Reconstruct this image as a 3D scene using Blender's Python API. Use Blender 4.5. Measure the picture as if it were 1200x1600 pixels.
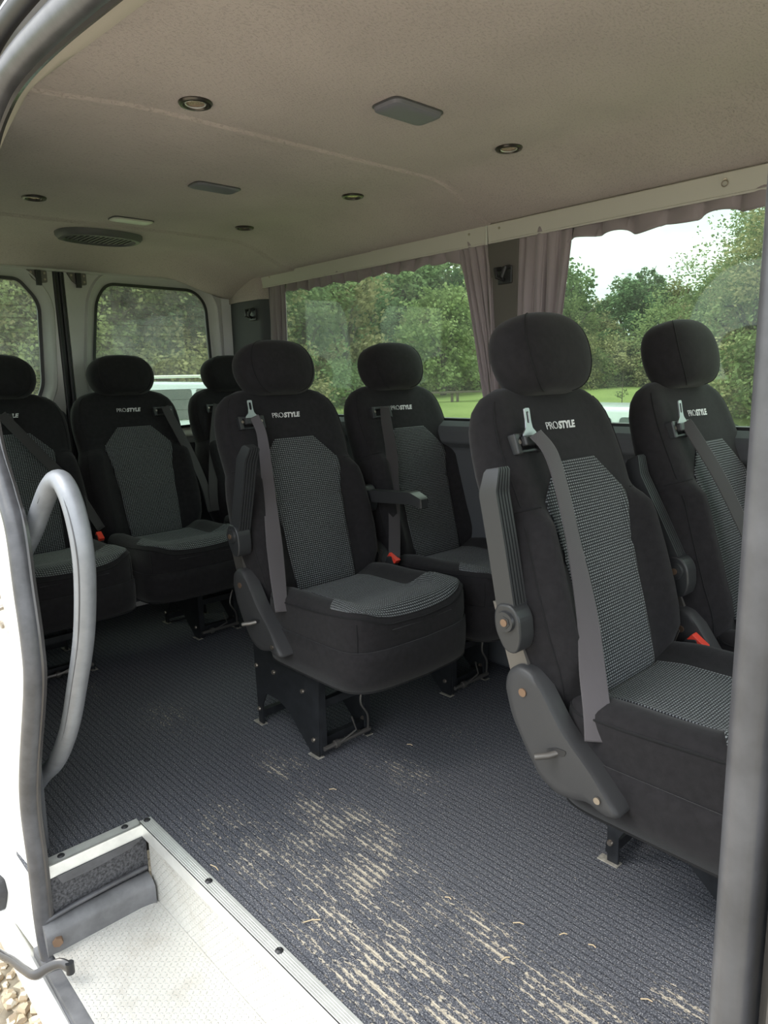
import bpy, bmesh, math, random
from mathutils import Vector, Matrix, noise
PI = math.pi
random.seed(7)
for o in list(bpy.data.objects): bpy.data.objects.remove(o)
scn = bpy.context.scene
COL = scn.collection

# ------------------------------------------------------------------ camera
ROT = Matrix(((0.680195, -0.11892, 0.72332), (0.732597, 0.144206, -0.665211), (-0.0252, 0.982376, 0.185209)))
CAM = Vector((0, 0, 1.10))
cd = bpy.data.cameras.new('camera'); cam = bpy.data.objects.new('camera', cd); COL.objects.link(cam)
cd.sensor_fit = 'HORIZONTAL'; cd.sensor_width = 36; cd.lens = 1107 / 1200 * 36
cd.clip_start = 0.02; cd.clip_end = 500
cam.matrix_world = Matrix.Translation(CAM) @ ROT.to_4x4()
scn.camera = cam

# ------------------------------------------------------------------ exposure, sky, sun
scn.view_settings.view_transform = 'Standard'
try: scn.view_settings.look = 'None'
except Exception: pass
scn.view_settings.gamma = 1.0
scn.view_settings.use_curve_mapping = False
scn.view_settings.exposure = 0.88
SKY_STRENGTH = 1.55
w = bpy.data.worlds.new('overcast_sky'); scn.world = w; w.use_nodes = True
nt = w.node_tree; nt.nodes.clear()
def N(nt, t, **k):
    n = nt.nodes.new(t)
    for a, b in k.items():
        if a == 'inp':
            for i, v in b.items(): n.inputs[i].default_value = v
        else: setattr(n, a, b)
    return n
tc = N(nt, 'ShaderNodeTexCoord'); mp = N(nt, 'ShaderNodeMapping'); mp.inputs['Scale'].default_value = (1.2, 1.2, 5)
nz = N(nt, 'ShaderNodeTexNoise', inp={'Scale': 1.6, 'Detail': 6.0, 'Roughness': .55})
rp = N(nt, 'ShaderNodeValToRGB')
rp.color_ramp.elements[0].position = .38; rp.color_ramp.elements[0].color = (.60, .68, .76, 1)
rp.color_ramp.elements[1].position = .62; rp.color_ramp.elements[1].color = (.98, 1.0, 1.0, 1)
sx = N(nt, 'ShaderNodeSeparateXYZ')
gr = N(nt, 'ShaderNodeMapRange', inp={'From Min': 0.0, 'From Max': .9, 'To Min': 1.0, 'To Max': 1.75})
mu = N(nt, 'ShaderNodeMath', operation='MULTIPLY', inp={1: SKY_STRENGTH})
bg = N(nt, 'ShaderNodeBackground'); wo = N(nt, 'ShaderNodeOutputWorld')
L = nt.links.new
L(tc.outputs['Generated'], mp.inputs[0]); L(mp.outputs[0], nz.inputs['Vector']); L(nz.outputs['Fac'], rp.inputs[0])
L(tc.outputs['Generated'], sx.inputs[0]); L(sx.outputs['Z'], gr.inputs['Value']); L(gr.outputs[0], mu.inputs[0])
L(rp.outputs[0], bg.inputs['Color']); L(mu.outputs[0], bg.inputs['Strength']); L(bg.outputs[0], wo.inputs['Surface'])

sd = bpy.data.lights.new('sun', 'SUN'); sun = bpy.data.objects.new('sun', sd); COL.objects.link(sun)
sd.energy = 1.1; sd.angle = math.radians(24); sd.color = (1.0, .95, .86)
sun.rotation_euler = Vector((-.35, -.62, .95)).to_track_quat('Z', 'Y').to_euler()

# ------------------------------------------------------------------ materials
def mat(name, color, rough=.6, metal=0, sheen=0, spec=.5, bump=None, vary=None, trans=0, coat=0, emit=None):
    """bump = (kind, scale, strength, distance); vary = (scale, dark, light) multiplies the colour by noise"""
    m = bpy.data.materials.new(name); m.use_nodes = True; t = m.node_tree; p = t.nodes['Principled BSDF']
    p.inputs['Base Color'].default_value = (*color, 1); p.inputs['Roughness'].default_value = rough
    p.inputs['Metallic'].default_value = metal; p.inputs['Specular IOR Level'].default_value = spec
    if sheen: p.inputs['Sheen Weight'].default_value = sheen; p.inputs['Sheen Roughness'].default_value = .5
    if coat: p.inputs['Coat Weight'].default_value = coat
    tcn = N(t, 'ShaderNodeTexCoord')
    if vary:
        n = N(t, 'ShaderNodeTexNoise', inp={'Scale': vary[0], 'Detail': 5.0, 'Roughness': .6})
        r = N(t, 'ShaderNodeMapRange', inp={'From Min': .3, 'From Max': .7, 'To Min': vary[1], 'To Max': vary[2]})
        mx = N(t, 'ShaderNodeVectorMath', operation='SCALE'); mx.inputs[0].default_value = color
        t.links.new(tcn.outputs['Object'], n.inputs['Vector']); t.links.new(n.outputs['Fac'], r.inputs['Value'])
        t.links.new(r.outputs[0], mx.inputs['Scale']); t.links.new(mx.outputs[0], p.inputs['Base Color'])
    if bump:
        kind, sc, st, ds = bump
        if kind == 'noise': b = N(t, 'ShaderNodeTexNoise', inp={'Scale': sc, 'Detail': 3.0}); out = b.outputs['Fac']
        elif kind == 'voronoi': b = N(t, 'ShaderNodeTexVoronoi', inp={'Scale': sc}); out = b.outputs['Distance']
        else: b = N(t, 'ShaderNodeTexWave', inp={'Scale': sc, 'Distortion': 1.0}); out = b.outputs['Fac']
        t.links.new(tcn.outputs['Object'], b.inputs['Vector'])
        bp = N(t, 'ShaderNodeBump', inp={'Strength': st, 'Distance': ds})
        t.links.new(out, bp.inputs['Height']); t.links.new(bp.outputs[0], p.inputs['Normal'])
    return m
M = {}
M['fabric'] = mat('black_seat_fabric', (.0140, .0130, .0145), .92, sheen=.10, spec=.2, bump=('noise', 900, .35, .001), vary=(60, .8, 1.25))
M['fabric_side'] = M['fabric']
M['piping'] = mat('black_piping', (.011, .011, .012), .8, sheen=.05, spec=.2)
M['plastic'] = mat('black_plastic', (.028, .029, .031), .38, spec=.5, bump=('noise', 700, .15, .0005))
M['plastic_rough'] = mat('black_textured_plastic', (.040, .040, .042), .5, spec=.4, bump=('noise', 600, .3, .0006))
M['steel'] = mat('black_painted_steel', (.014, .015, .017), .35, spec=.5, vary=(30, .7, 1.6))
M['bolt'] = mat('zinc_bolt', (.38, .33, .28), .35, metal=.9)
M['rust'] = mat('rusty_bolt', (.24, .16, .11), .5, metal=.7)
M['anchor'] = mat('scuffed_anchor_plate', (.30, .28, .24), .7, vary=(60, .5, 1.3))
M['heater'] = mat('heater_print', (.10, .07, .05), .6)
M['headliner_lit'] = mat('headliner_cloth_lit', (.62, .55, .49), .85, spec=.1, bump=('noise', 300, .3, .001))  # headliner edge that catches light, brightness put into a lighter cloth colour
M['rod'] = mat('dull_metal_rod', (.16, .15, .14), .45, metal=.7)
M['chrome'] = mat('chrome_tongue', (.42, .43, .45), .42, metal=1)
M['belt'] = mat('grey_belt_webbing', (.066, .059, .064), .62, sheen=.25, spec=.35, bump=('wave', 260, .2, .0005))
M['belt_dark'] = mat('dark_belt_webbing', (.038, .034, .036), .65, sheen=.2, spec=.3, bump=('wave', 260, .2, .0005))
M['red'] = mat('red_button', (.75, .06, .035), .4)
M['thread'] = mat('silver_thread', (.72, .72, .72), .5, spec=.5)
M['curtain'] = mat('grey_curtain_cloth', (.285, .245, .262), .75, sheen=.3, spec=.2, bump=('noise', 500, .15, .0005))
M['rail'] = mat('painted_rail', (.52, .50, .46), .38, spec=.5)
M['wall'] = mat('grey_wall_trim', (.075, .078, .085), .7, spec=.3, bump=('noise', 300, .2, .001))
M['pillar'] = mat('brown_grey_pillar_trim', (.105, .098, .090), .75, spec=.3, bump=('noise', 300, .2, .001))
M['white'] = mat('white_van_paint', (.78, .77, .74), .28, spec=.5, vary=(5, .9, 1.05))
M['doorpaint'] = mat('grey_white_door_paint', (.52, .52, .50), .3, spec=.5, vary=(4, .92, 1.05))
M['rubber'] = mat('grey_rubber_seal', (.062, .062, .068), .33, spec=.5, bump=('noise', 250, .1, .001), vary=(25, .75, 1.3))
M['rubber_black'] = mat('black_rubber', (.018, .018, .02), .45)
M['rubber_shiny'] = mat('shiny_dark_seal', (.055, .052, .052), .24, spec=.6)
M['grab'] = mat('silver_grey_grab_handle', (.23, .24, .26), .42, metal=.25, spec=.5, bump=('noise', 180, .12, .001), vary=(30, .88, 1.1))
M['alu'] = mat('aluminium_trim', (.80, .80, .77), .38, metal=.55, vary=(30, .9, 1.05))
M['carpet_edge'] = mat('grey_felt_carpet', (.075, .075, .08), .95, spec=.1, bump=('noise', 260, 1.0, .004), vary=(160, .4, 1.7))
M['moulding'] = mat('grey_step_moulding', (.12, .12, .125), .55, vary=(18, .7, 1.3))
M['lens'] = mat('grey_lamp_lens', (.17, .17, .20), .5, spec=.3)
M['lens_white'] = mat('pale_lamp_lens', (.55, .53, .50), .3, spec=.6)
M['spotmetal'] = mat('brushed_spot_ring', (.09, .08, .07), .3, metal=.8)
M['spotglass'] = mat('warm_spot_reflector', (.85, .68, .52), .25, metal=.7, bump=('voronoi', 500, .5, .001))
M['vent'] = mat('grey_vent_plastic', (.085, .085, .09), .5)
M['bark'] = mat('bark', (.10, .08, .06), .9, vary=(6, .6, 1.3))
M['wood'] = mat('weathered_wood', (.11, .085, .065), .8)
M['silver'] = mat('silver_car_paint', (.62, .66, .72), .25, metal=.35, coat=.6)
M['carwhite'] = mat('pale_grey_car_paint', (.60, .64, .66), .3, coat=.6)
M['carglass'] = mat('dark_car_glass', (.03, .045, .042), .06, spec=.8)
M['tyre'] = mat('tyre', (.02, .02, .02), .8)
M['straw'] = mat('dry_straw', (.55, .43, .27), .8)

def headliner():
    m = mat('headliner_cloth', (.365, .340, .320), .9, spec=.15, sheen=.15)
    t = m.node_tree; p = t.nodes['Principled BSDF']; tcn = N(t, 'ShaderNodeTexCoord')
    mp = N(t, 'ShaderNodeMapping'); mp.inputs['Scale'].default_value = (1, .45, 1)
    v = N(t, 'ShaderNodeTexNoise', inp={'Scale': 260.0, 'Detail': 2.0})
    r = N(t, 'ShaderNodeMapRange', inp={'From Min': .38, 'From Max': .5})
    b = N(t, 'ShaderNodeBump', inp={'Strength': .55, 'Distance': .002})
    n = N(t, 'ShaderNodeTexNoise', inp={'Scale': 3.0, 'Detail': 4.0})
    cr = N(t, 'ShaderNodeMapRange', inp={'From Min': .35, 'From Max': .65, 'To Min': .92, 'To Max': 1.05})
    mm = N(t, 'ShaderNodeMath', operation='MULTIPLY')
    dr = N(t, 'ShaderNodeMapRange', inp={'From Min': .30, 'From Max': .42, 'To Min': .78, 'To Max': 1.0})
    sc = N(t, 'ShaderNodeVectorMath', operation='SCALE'); sc.inputs[0].default_value = (.480, .412, .398)
    K = t.links.new
    K(tcn.outputs['Object'], mp.inputs[0]); K(mp.outputs[0], v.inputs['Vector']); K(v.outputs['Fac'], r.inputs['Value']); K(r.outputs[0], b.inputs['Height'])
    K(b.outputs[0], p.inputs['Normal']); K(tcn.outputs['Object'], n.inputs['Vector']); K(n.outputs['Fac'], cr.inputs['Value'])
    K(v.outputs['Fac'], dr.inputs['Value']); K(cr.outputs[0], mm.inputs[0]); K(dr.outputs[0], mm.inputs[1]); K(mm.outputs[0], sc.inputs['Scale'])
    K(sc.outputs[0], p.inputs['Base Color'])
    return m
M['headliner'] = headliner()

def insert_mat():
    m = mat('dotted_insert_fabric', (.03, .03, .03), .85, sheen=.08, spec=.2)
    t = m.node_tree; p = t.nodes['Principled BSDF']; K = t.links.new
    uv = N(t, 'ShaderNodeUVMap'); s = N(t, 'ShaderNodeSeparateXYZ'); K(uv.outputs[0], s.inputs[0])
    def M1(op, a, b=None, c=None):
        n = N(t, 'ShaderNodeMath', operation=op)
        for i, x in enumerate((a, b, c)):
            if x is None: continue
            if isinstance(x, (int, float)): n.inputs[i].default_value = x
            else: K(x, n.inputs[i])
        return n.outputs[0]
    pu, pv = .0078, .0062
    u = M1('DIVIDE', s.outputs[0], pu); v = M1('DIVIDE', s.outputs[1], pv)
    row = M1('FLOOR', v); odd = M1('MODULO', row, 2.0)
    fu = M1('FRACT', u); fv = M1('FRACT', v)
    du = M1('ABSOLUTE', M1('SUBTRACT', fu, .5)); dv = M1('ABSOLUTE', M1('SUBTRACT', fv, .5))
    mu_ = M1('LESS_THAN', du, .33); mv_ = M1('LESS_THAN', dv, .27)
    mask = M1('MULTIPLY', mu_, mv_)
    nz = N(t, 'ShaderNodeTexNoise', inp={'Scale': 190.0, 'Detail': 1.0}); K(uv.outputs[0], nz.inputs['Vector'])
    mask = M1('MULTIPLY', mask, N_out(t, nz, .25, .55, .45, 1.0))
    mx = N(t, 'ShaderNodeMix', data_type='RGBA'); mx.inputs[6].default_value = (.014, .015, .017, 1); mx.inputs[7].default_value = (.225, .24, .25, 1)
    K(mask, mx.inputs[0]); K(mx.outputs[2], p.inputs['Base Color'])
    b = N(t, 'ShaderNodeBump', inp={'Strength': .4, 'Distance': .0008}); K(mask, b.inputs['Height']); K(b.outputs[0], p.inputs['Normal'])
    return m
def N_out(t, n, a, b, c, d):
    r = N(t, 'ShaderNodeMapRange', inp={'From Min': a, 'From Max': b, 'To Min': c, 'To Max': d}); t.links.new(n.outputs['Fac'], r.inputs['Value']); return r.outputs[0]
M['insert'] = insert_mat()

def carpet_mat():
    m = mat('ribbed_carpet', (.05, .05, .055), .95, spec=.1)
    t = m.node_tree; p = t.nodes['Principled BSDF']; K = t.links.new
    tcn = N(t, 'ShaderNodeTexCoord'); at = N(t, 'ShaderNodeAttribute', attribute_name='dirt')
    # ribs run along x
    wv = N(t, 'ShaderNodeTexWave', wave_type='BANDS', bands_direction='Y', inp={'Scale': 18.5, 'Distortion': .35, 'Detail': 2.0, 'Detail Scale': 12.0})
    K(tcn.outputs['Object'], wv.inputs['Vector'])
    mp = N(t, 'ShaderNodeMapping'); mp.inputs['Scale'].default_value = (.6, 1.4, 1); K(tcn.outputs['Object'], mp.inputs[0])
    n1 = N(t, 'ShaderNodeTexNoise', inp={'Scale': 330.0, 'Detail': 3.0, 'Roughness': .8}); K(tcn.outputs['Object'], n1.inputs['Vector'])
    n2 = N(t, 'ShaderNodeTexNoise', inp={'Scale': 150.0, 'Detail': 4.0, 'Roughness': .8}); K(mp.outputs[0], n2.inputs['Vector'])
    n3 = N(t, 'ShaderNodeTexNoise', inp={'Scale': 16.0, 'Detail': 4.0, 'Roughness': .7}); K(mp.outputs[0], n3.inputs['Vector'])
    base = N(t, 'ShaderNodeValToRGB'); K(n1.outputs['Fac'], base.inputs[0])
    e = base.color_ramp.elements; e[0].position = .35; e[0].color = (.026, .027, .032, 1); e[1].position = .57; e[1].color = (.120, .125, .145, 1); x5 = e.new(.64); x5.color = (.44, .43, .43, 1)
    gsh = N(t, 'ShaderNodeMapRange', inp={'From Min': 0.0, 'From Max': .16, 'To Min': .55, 'To Max': 1.0}); K(wv.outputs['Fac'], gsh.inputs['Value'])
    bs = N(t, 'ShaderNodeVectorMath', operation='SCALE'); K(base.outputs[0], bs.inputs[0]); K(gsh.outputs[0], bs.inputs['Scale'])
    def M1(op, a, b=None):
        n = N(t, 'ShaderNodeMath', operation=op)
        for i, x in enumerate((a, b)):
            if x is None: continue
            if isinstance(x, (int, float)): n.inputs[i].default_value = x
            else: K(x, n.inputs[i])
        return n.outputs[0]
    # straw dust: threshold of noise against the dirt attribute, more of it in the grooves
    groove = M1('SUBTRACT', 1.0, wv.outputs['Fac'])
    pat = N(t, 'ShaderNodeMapRange', inp={'From Min': .38, 'From Max': .60, 'To Min': .25, 'To Max': 1.05}); K(n3.outputs['Fac'], pat.inputs['Value'])
    a = M1('MULTIPLY', M1('MULTIPLY', at.outputs['Fac'], pat.outputs[0]), M1('ADD', M1('MULTIPLY', groove, .26), .10))
    a = M1('ADD', a, M1('MULTIPLY', n2.outputs['Fac'], 1.6))
    mr = N(t, 'ShaderNodeMapRange', inp={'From Min': 1.05, 'From Max': 1.13}); K(a, mr.inputs['Value'])
    mx = N(t, 'ShaderNodeMix', data_type='RGBA'); mx.inputs[7].default_value = (.50, .44, .35, 1)
    K(bs.outputs[0], mx.inputs[6]); K(mr.outputs[0], mx.inputs[0]); K(mx.outputs[2], p.inputs['Base Color'])
    h = M1('ADD', M1('MULTIPLY', gsh.outputs[0], .9), M1('MULTIPLY', n1.outputs['Fac'], 1.0))
    b = N(t, 'ShaderNodeBump', inp={'Strength': .7, 'Distance': .0025}); K(h, b.inputs['Height']); K(b.outputs[0], p.inputs['Normal'])
    return m
M['carpet'] = carpet_mat()

def tread_mat():
    m = mat('tread_plate', (.74, .74, .71), .42, metal=.35)
    t = m.node_tree; p = t.nodes['Principled BSDF']; K = t.links.new
    uv = N(t, 'ShaderNodeUVMap'); s = N(t, 'ShaderNodeSeparateXYZ'); K(uv.outputs[0], s.inputs[0])
    def M1(op, a, b=None):
        n = N(t, 'ShaderNodeMath', operation=op)
        for i, x in enumerate((a, b)):
            if x is None: continue
            if isinstance(x, (int, float)): n.inputs[i].default_value = x
            else: K(x, n.inputs[i])
        return n.outputs[0]
    c = .0105
    u = M1('DIVIDE', s.outputs[0], c); v = M1('DIVIDE', s.outputs[1], c)
    par = M1('FLOORED_MODULO', M1('ADD', M1('FLOOR', u), M1('FLOOR', v)), 2.0)
    x = M1('SUBTRACT', M1('FRACT', u), .5); y = M1('SUBTRACT', M1('FRACT', v), .5)
    a = M1('ADD', x, y); b_ = M1('SUBTRACT', x, y)
    # swap the long axis on alternate cells
    inv = M1('SUBTRACT', 1.0, par)
    l = M1('ADD', M1('MULTIPLY', M1('ABSOLUTE', a), par), M1('MULTIPLY', M1('ABSOLUTE', b_), inv))
    sh = M1('ADD', M1('MULTIPLY', M1('ABSOLUTE', b_), par), M1('MULTIPLY', M1('ABSOLUTE', a), inv))
    d = M1('ADD', M1('MULTIPLY', l, 1.1), M1('MULTIPLY', sh, 2.9))
    mr = N(t, 'ShaderNodeMapRange', inp={'From Min': .75, 'From Max': .35}); K(d, mr.inputs['Value'])
    bp = N(t, 'ShaderNodeBump', inp={'Strength': 1.0, 'Distance': .004}); K(mr.outputs[0], bp.inputs['Height']); K(bp.outputs[0], p.inputs['Normal'])
    nn = N(t, 'ShaderNodeTexNoise', inp={'Scale': 9.0, 'Detail': 6.0, 'Roughness': .7}); K(uv.outputs[0], nn.inputs['Vector'])
    r = N(t, 'ShaderNodeValToRGB'); K(nn.outputs['Fac'], r.inputs[0]); e = r.color_ramp.elements
    e[0].position = .25; e[0].color = (.72, .69, .64, 1); e[1].position = .5; e[1].color = (.90, .90, .87, 1)
    dk = N(t, 'ShaderNodeMix', data_type='RGBA', blend_type='MULTIPLY'); K(r.outputs[0], dk.inputs[6]); dk.inputs[7].default_value = (.60, .58, .55, 1)
    K(M1('MULTIPLY', M1('SUBTRACT', 1.0, mr.outputs[0]), .8), dk.inputs[0]); K(dk.outputs[2], p.inputs['Base Color'])
    return m
M['tread'] = tread_mat()

def glass_mat(name, tint, dust_haze=0.0, refl=1.0):  # optional dusty film also paints a pale haze over the view
    m = bpy.data.materials.new(name); m.use_nodes = True; t = m.node_tree; t.nodes.clear(); K = t.links.new
    o = N(t, 'ShaderNodeOutputMaterial'); tr = N(t, 'ShaderNodeBsdfTransparent'); tr.inputs[0].default_value = (*tint, 1)
    gl = N(t, 'ShaderNodeBsdfGlossy'); gl.inputs['Color'].default_value = (.55, .58, .56, 1); gl.inputs['Roughness'].default_value = .02
    fr = N(t, 'ShaderNodeFresnel'); gb = N(t, 'ShaderNodeNewGeometry')
    io = N(t, 'ShaderNodeMapRange', inp={'To Min': 1.5, 'To Max': 1 / 1.5}); K(gb.outputs['Backfacing'], io.inputs['Value']); K(io.outputs[0], fr.inputs['IOR'])
    mx = N(t, 'ShaderNodeMixShader'); K(fr.outputs[0], mx.inputs[0]); K(tr.outputs[0], mx.inputs[1]); K(gl.outputs[0], mx.inputs[2])
    last = mx
    if dust_haze:
        df = N(t, 'ShaderNodeBsdfDiffuse'); df.inputs[0].default_value = (.7, .7, .66, 1)
        tl = N(t, 'ShaderNodeBsdfTranslucent'); tl.inputs[0].default_value = (.7, .7, .66, 1)
        ad = N(t, 'ShaderNodeMixShader'); ad.inputs[0].default_value = .6; K(df.outputs[0], ad.inputs[1]); K(tl.outputs[0], ad.inputs[2])
        tcn = N(t, 'ShaderNodeTexCoord')
        nn = N(t, 'ShaderNodeTexNoise', inp={'Scale': 5.0, 'Detail': 8.0, 'Roughness': .75}); K(tcn.outputs['Object'], nn.inputs['Vector'])
        mr = N(t, 'ShaderNodeMapRange', inp={'From Min': .35, 'From Max': .75, 'To Min': dust_haze * .4, 'To Max': dust_haze * 1.6}); K(nn.outputs['Fac'], mr.inputs['Value'])
        m2 = N(t, 'ShaderNodeMixShader'); K(mr.outputs[0], m2.inputs[0]); K(mx.outputs[0], m2.inputs[1]); K(ad.outputs[0], m2.inputs[2]); last = m2
    K(last.outputs[0], o.inputs[0])
    return m
M['glass'] = glass_mat('tinted_window_glass', (.70, .78, .70), .04)  # dusty film stands in for pale haze and reflections on the side panes
M['glass_rear'] = glass_mat('dusty_hazy_rear_glass', (.70, .77, .68), .075)  # dusty film strengthened to paint haze over the trees behind

def leaf_mat(name, c1, c2, c3):
    m = bpy.data.materials.new(name); m.use_nodes = True; t = m.node_tree; t.nodes.clear(); K = t.links.new
    o = N(t, 'ShaderNodeOutputMaterial'); g = N(t, 'ShaderNodeNewGeometry'); oi = N(t, 'ShaderNodeObjectInfo')
    tcn = N(t, 'ShaderNodeTexCoord')
    nn = N(t, 'ShaderNodeTexNoise', inp={'Scale': 1.1, 'Detail': 2.0}); K(tcn.outputs['Object'], nn.inputs['Vector'])
    ad = N(t, 'ShaderNodeMath', operation='MULTIPLY_ADD', inp={1: .45, 2: 0.0}); K(g.outputs['Random Per Island'], ad.inputs[0])
    ad2 = N(t, 'ShaderNodeMath', operation='MULTIPLY_ADD', inp={1: 1.5, 2: -.5}); K(nn.outputs['Fac'], ad2.inputs[0])
    ad3 = N(t, 'ShaderNodeMath', operation='ADD'); K(ad.outputs[0], ad3.inputs[0]); K(ad2.outputs[0], ad3.inputs[1])
    r = N(t, 'ShaderNodeValToRGB'); K(ad3.outputs[0], r.inputs[0]); e = r.color_ramp.elements
    e[0].position = .15; e[0].color = (*c1, 1); e[1].position = .9; e[1].color = (*c3, 1); x = e.new(.55); x.color = (*c2, 1)
    hs = N(t, 'ShaderNodeHueSaturation', inp={'Saturation': .84, 'Value': 1.5}); K(r.outputs[0], hs.inputs['Color'])
    hr = N(t, 'ShaderNodeMapRange', inp={'To Min': .47, 'To Max': .52}); K(oi.outputs['Random'], hr.inputs['Value']); K(hr.outputs[0], hs.inputs['Hue'])
    df = N(t, 'ShaderNodeBsdfDiffuse'); tl = N(t, 'ShaderNodeBsdfTranslucent'); mx = N(t, 'ShaderNodeMixShader'); mx.inputs[0].default_value = .35
    K(hs.outputs[0], df.inputs[0]); K(hs.outputs[0], tl.inputs[0]); K(df.outputs[0], mx.inputs[1]); K(tl.outputs[0], mx.inputs[2]); K(mx.outputs[0], o.inputs[0])
    return m
M['leaf_dark'] = leaf_mat('dark_leaves', (.045, .080, .034), (.085, .140, .055), (.15, .20, .085))
M['leaf_mid'] = leaf_mat('mid_leaves', (.075, .110, .040), (.145, .19, .070), (.24, .28, .11))
M['leaf_olive'] = leaf_mat('olive_leaves', (.110, .115, .045), (.205, .20, .080), (.32, .29, .13))
M['leaf_light'] = leaf_mat('light_leaves', (.095, .14, .040), (.18, .235, .075), (.28, .33, .12))

def ground_mat(name, cols, scale, vs=None):
    m = mat(name, cols[0], .95, spec=.1); t = m.node_tree; p = t.nodes['Principled BSDF']; K = t.links.new
    tcn = N(t, 'ShaderNodeTexCoord')
    n = N(t, 'ShaderNodeTexNoise', inp={'Scale': scale, 'Detail': 8.0, 'Roughness': .7}); K(tcn.outputs['Object'], n.inputs['Vector'])
    r = N(t, 'ShaderNodeValToRGB'); K(n.outputs['Fac'], r.inputs[0]); e = r.color_ramp.elements
    e[0].position = .35; e[0].color = (*cols[0], 1); e[1].position = .65; e[1].color = (*cols[1], 1)
    out = r.outputs[0]
    if vs:
        v = N(t, 'ShaderNodeTexVoronoi', inp={'Scale': vs}); K(tcn.outputs['Object'], v.inputs['Vector'])
        mx = N(t, 'ShaderNodeMix', data_type='RGBA', blend_type='MULTIPLY'); mx.inputs[0].default_value = .6
        sv_ = N(t, 'ShaderNodeSeparateXYZ'); K(v.outputs['Color'], sv_.inputs[0])
        K(out, mx.inputs[6]); K(sv_.outputs[0], mx.inputs[7]); out = mx.outputs[2]
        bp = N(t, 'ShaderNodeBump', inp={'Strength': 1.0, 'Distance': .015}); bp.invert = True; K(v.outputs['Distance'], bp.inputs['Height']); K(bp.outputs[0], p.inputs['Normal'])
    K(out, p.inputs['Base Color'])
    return m
M['grass'] = ground_mat('lawn_grass', ((.155, .200, .060), (.235, .275, .095)), .35)
M['gravelbed'] = ground_mat('gravel_bed', ((.50, .42, .31), (.66, .58, .45)), 3, 28)
def stone_mat():
    m = mat('gravel_stone', (.6, .5, .36), .8, spec=.3); t = m.node_tree; p = t.nodes['Principled BSDF']
    g = N(t, 'ShaderNodeNewGeometry'); r = N(t, 'ShaderNodeValToRGB'); e = r.color_ramp.elements
    e[0].color = (.30, .23, .16, 1); e[1].color = (.80, .73, .60, 1); x = e.new(.5); x.color = (.62, .50, .34, 1)
    t.links.new(g.outputs['Random Per Island'], r.inputs[0]); t.links.new(r.outputs[0], p.inputs['Base Color'])
    return m
M['stone'] = stone_mat()

# ------------------------------------------------------------------ mesh helpers
def link(name, me, m=None, parent=None, smooth=True, kind=None):
    o = bpy.data.objects.new(name, me); COL.objects.link(o)
    if m is not None: me.materials.append(m)
    if parent is not None: o.parent = parent
    if smooth:
        for p in me.polygons: p.use_smooth = True
    if kind: o['kind'] = kind
    return o
def raw(name, verts, faces, m=None, parent=None, smooth=True, kind=None, fix=True):
    me = bpy.data.meshes.new(name); me.from_pydata([tuple(v) for v in verts], [], faces)
    if fix:
        bm = bmesh.new(); bm.from_mesh(me); bmesh.ops.recalc_face_normals(bm, faces=bm.faces[:]); bm.to_mesh(me); bm.free()
    me.update()
    return link(name, me, m, parent, smooth, kind)
def autosmooth(o, deg=40):
    me = o.data
    for e in me.edges: pass
    bm = bmesh.new(); bm.from_mesh(me)
    for e in bm.edges:
        if len(e.link_faces) == 2 and e.calc_face_angle(0) > math.radians(deg): e.smooth = False
    bm.to_mesh(me); bm.free()
    return o
def bevel(o, w, seg=2, ang=35):
    b = o.modifiers.new('bevel', 'BEVEL'); b.width = w; b.segments = seg; b.limit_method = 'ANGLE'; b.angle_limit = math.radians(ang)
    return o
def solid(o, t, off=-1):
    s = o.modifiers.new('solidify', 'SOLIDIFY'); s.thickness = t; s.offset = off
    return o
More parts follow.
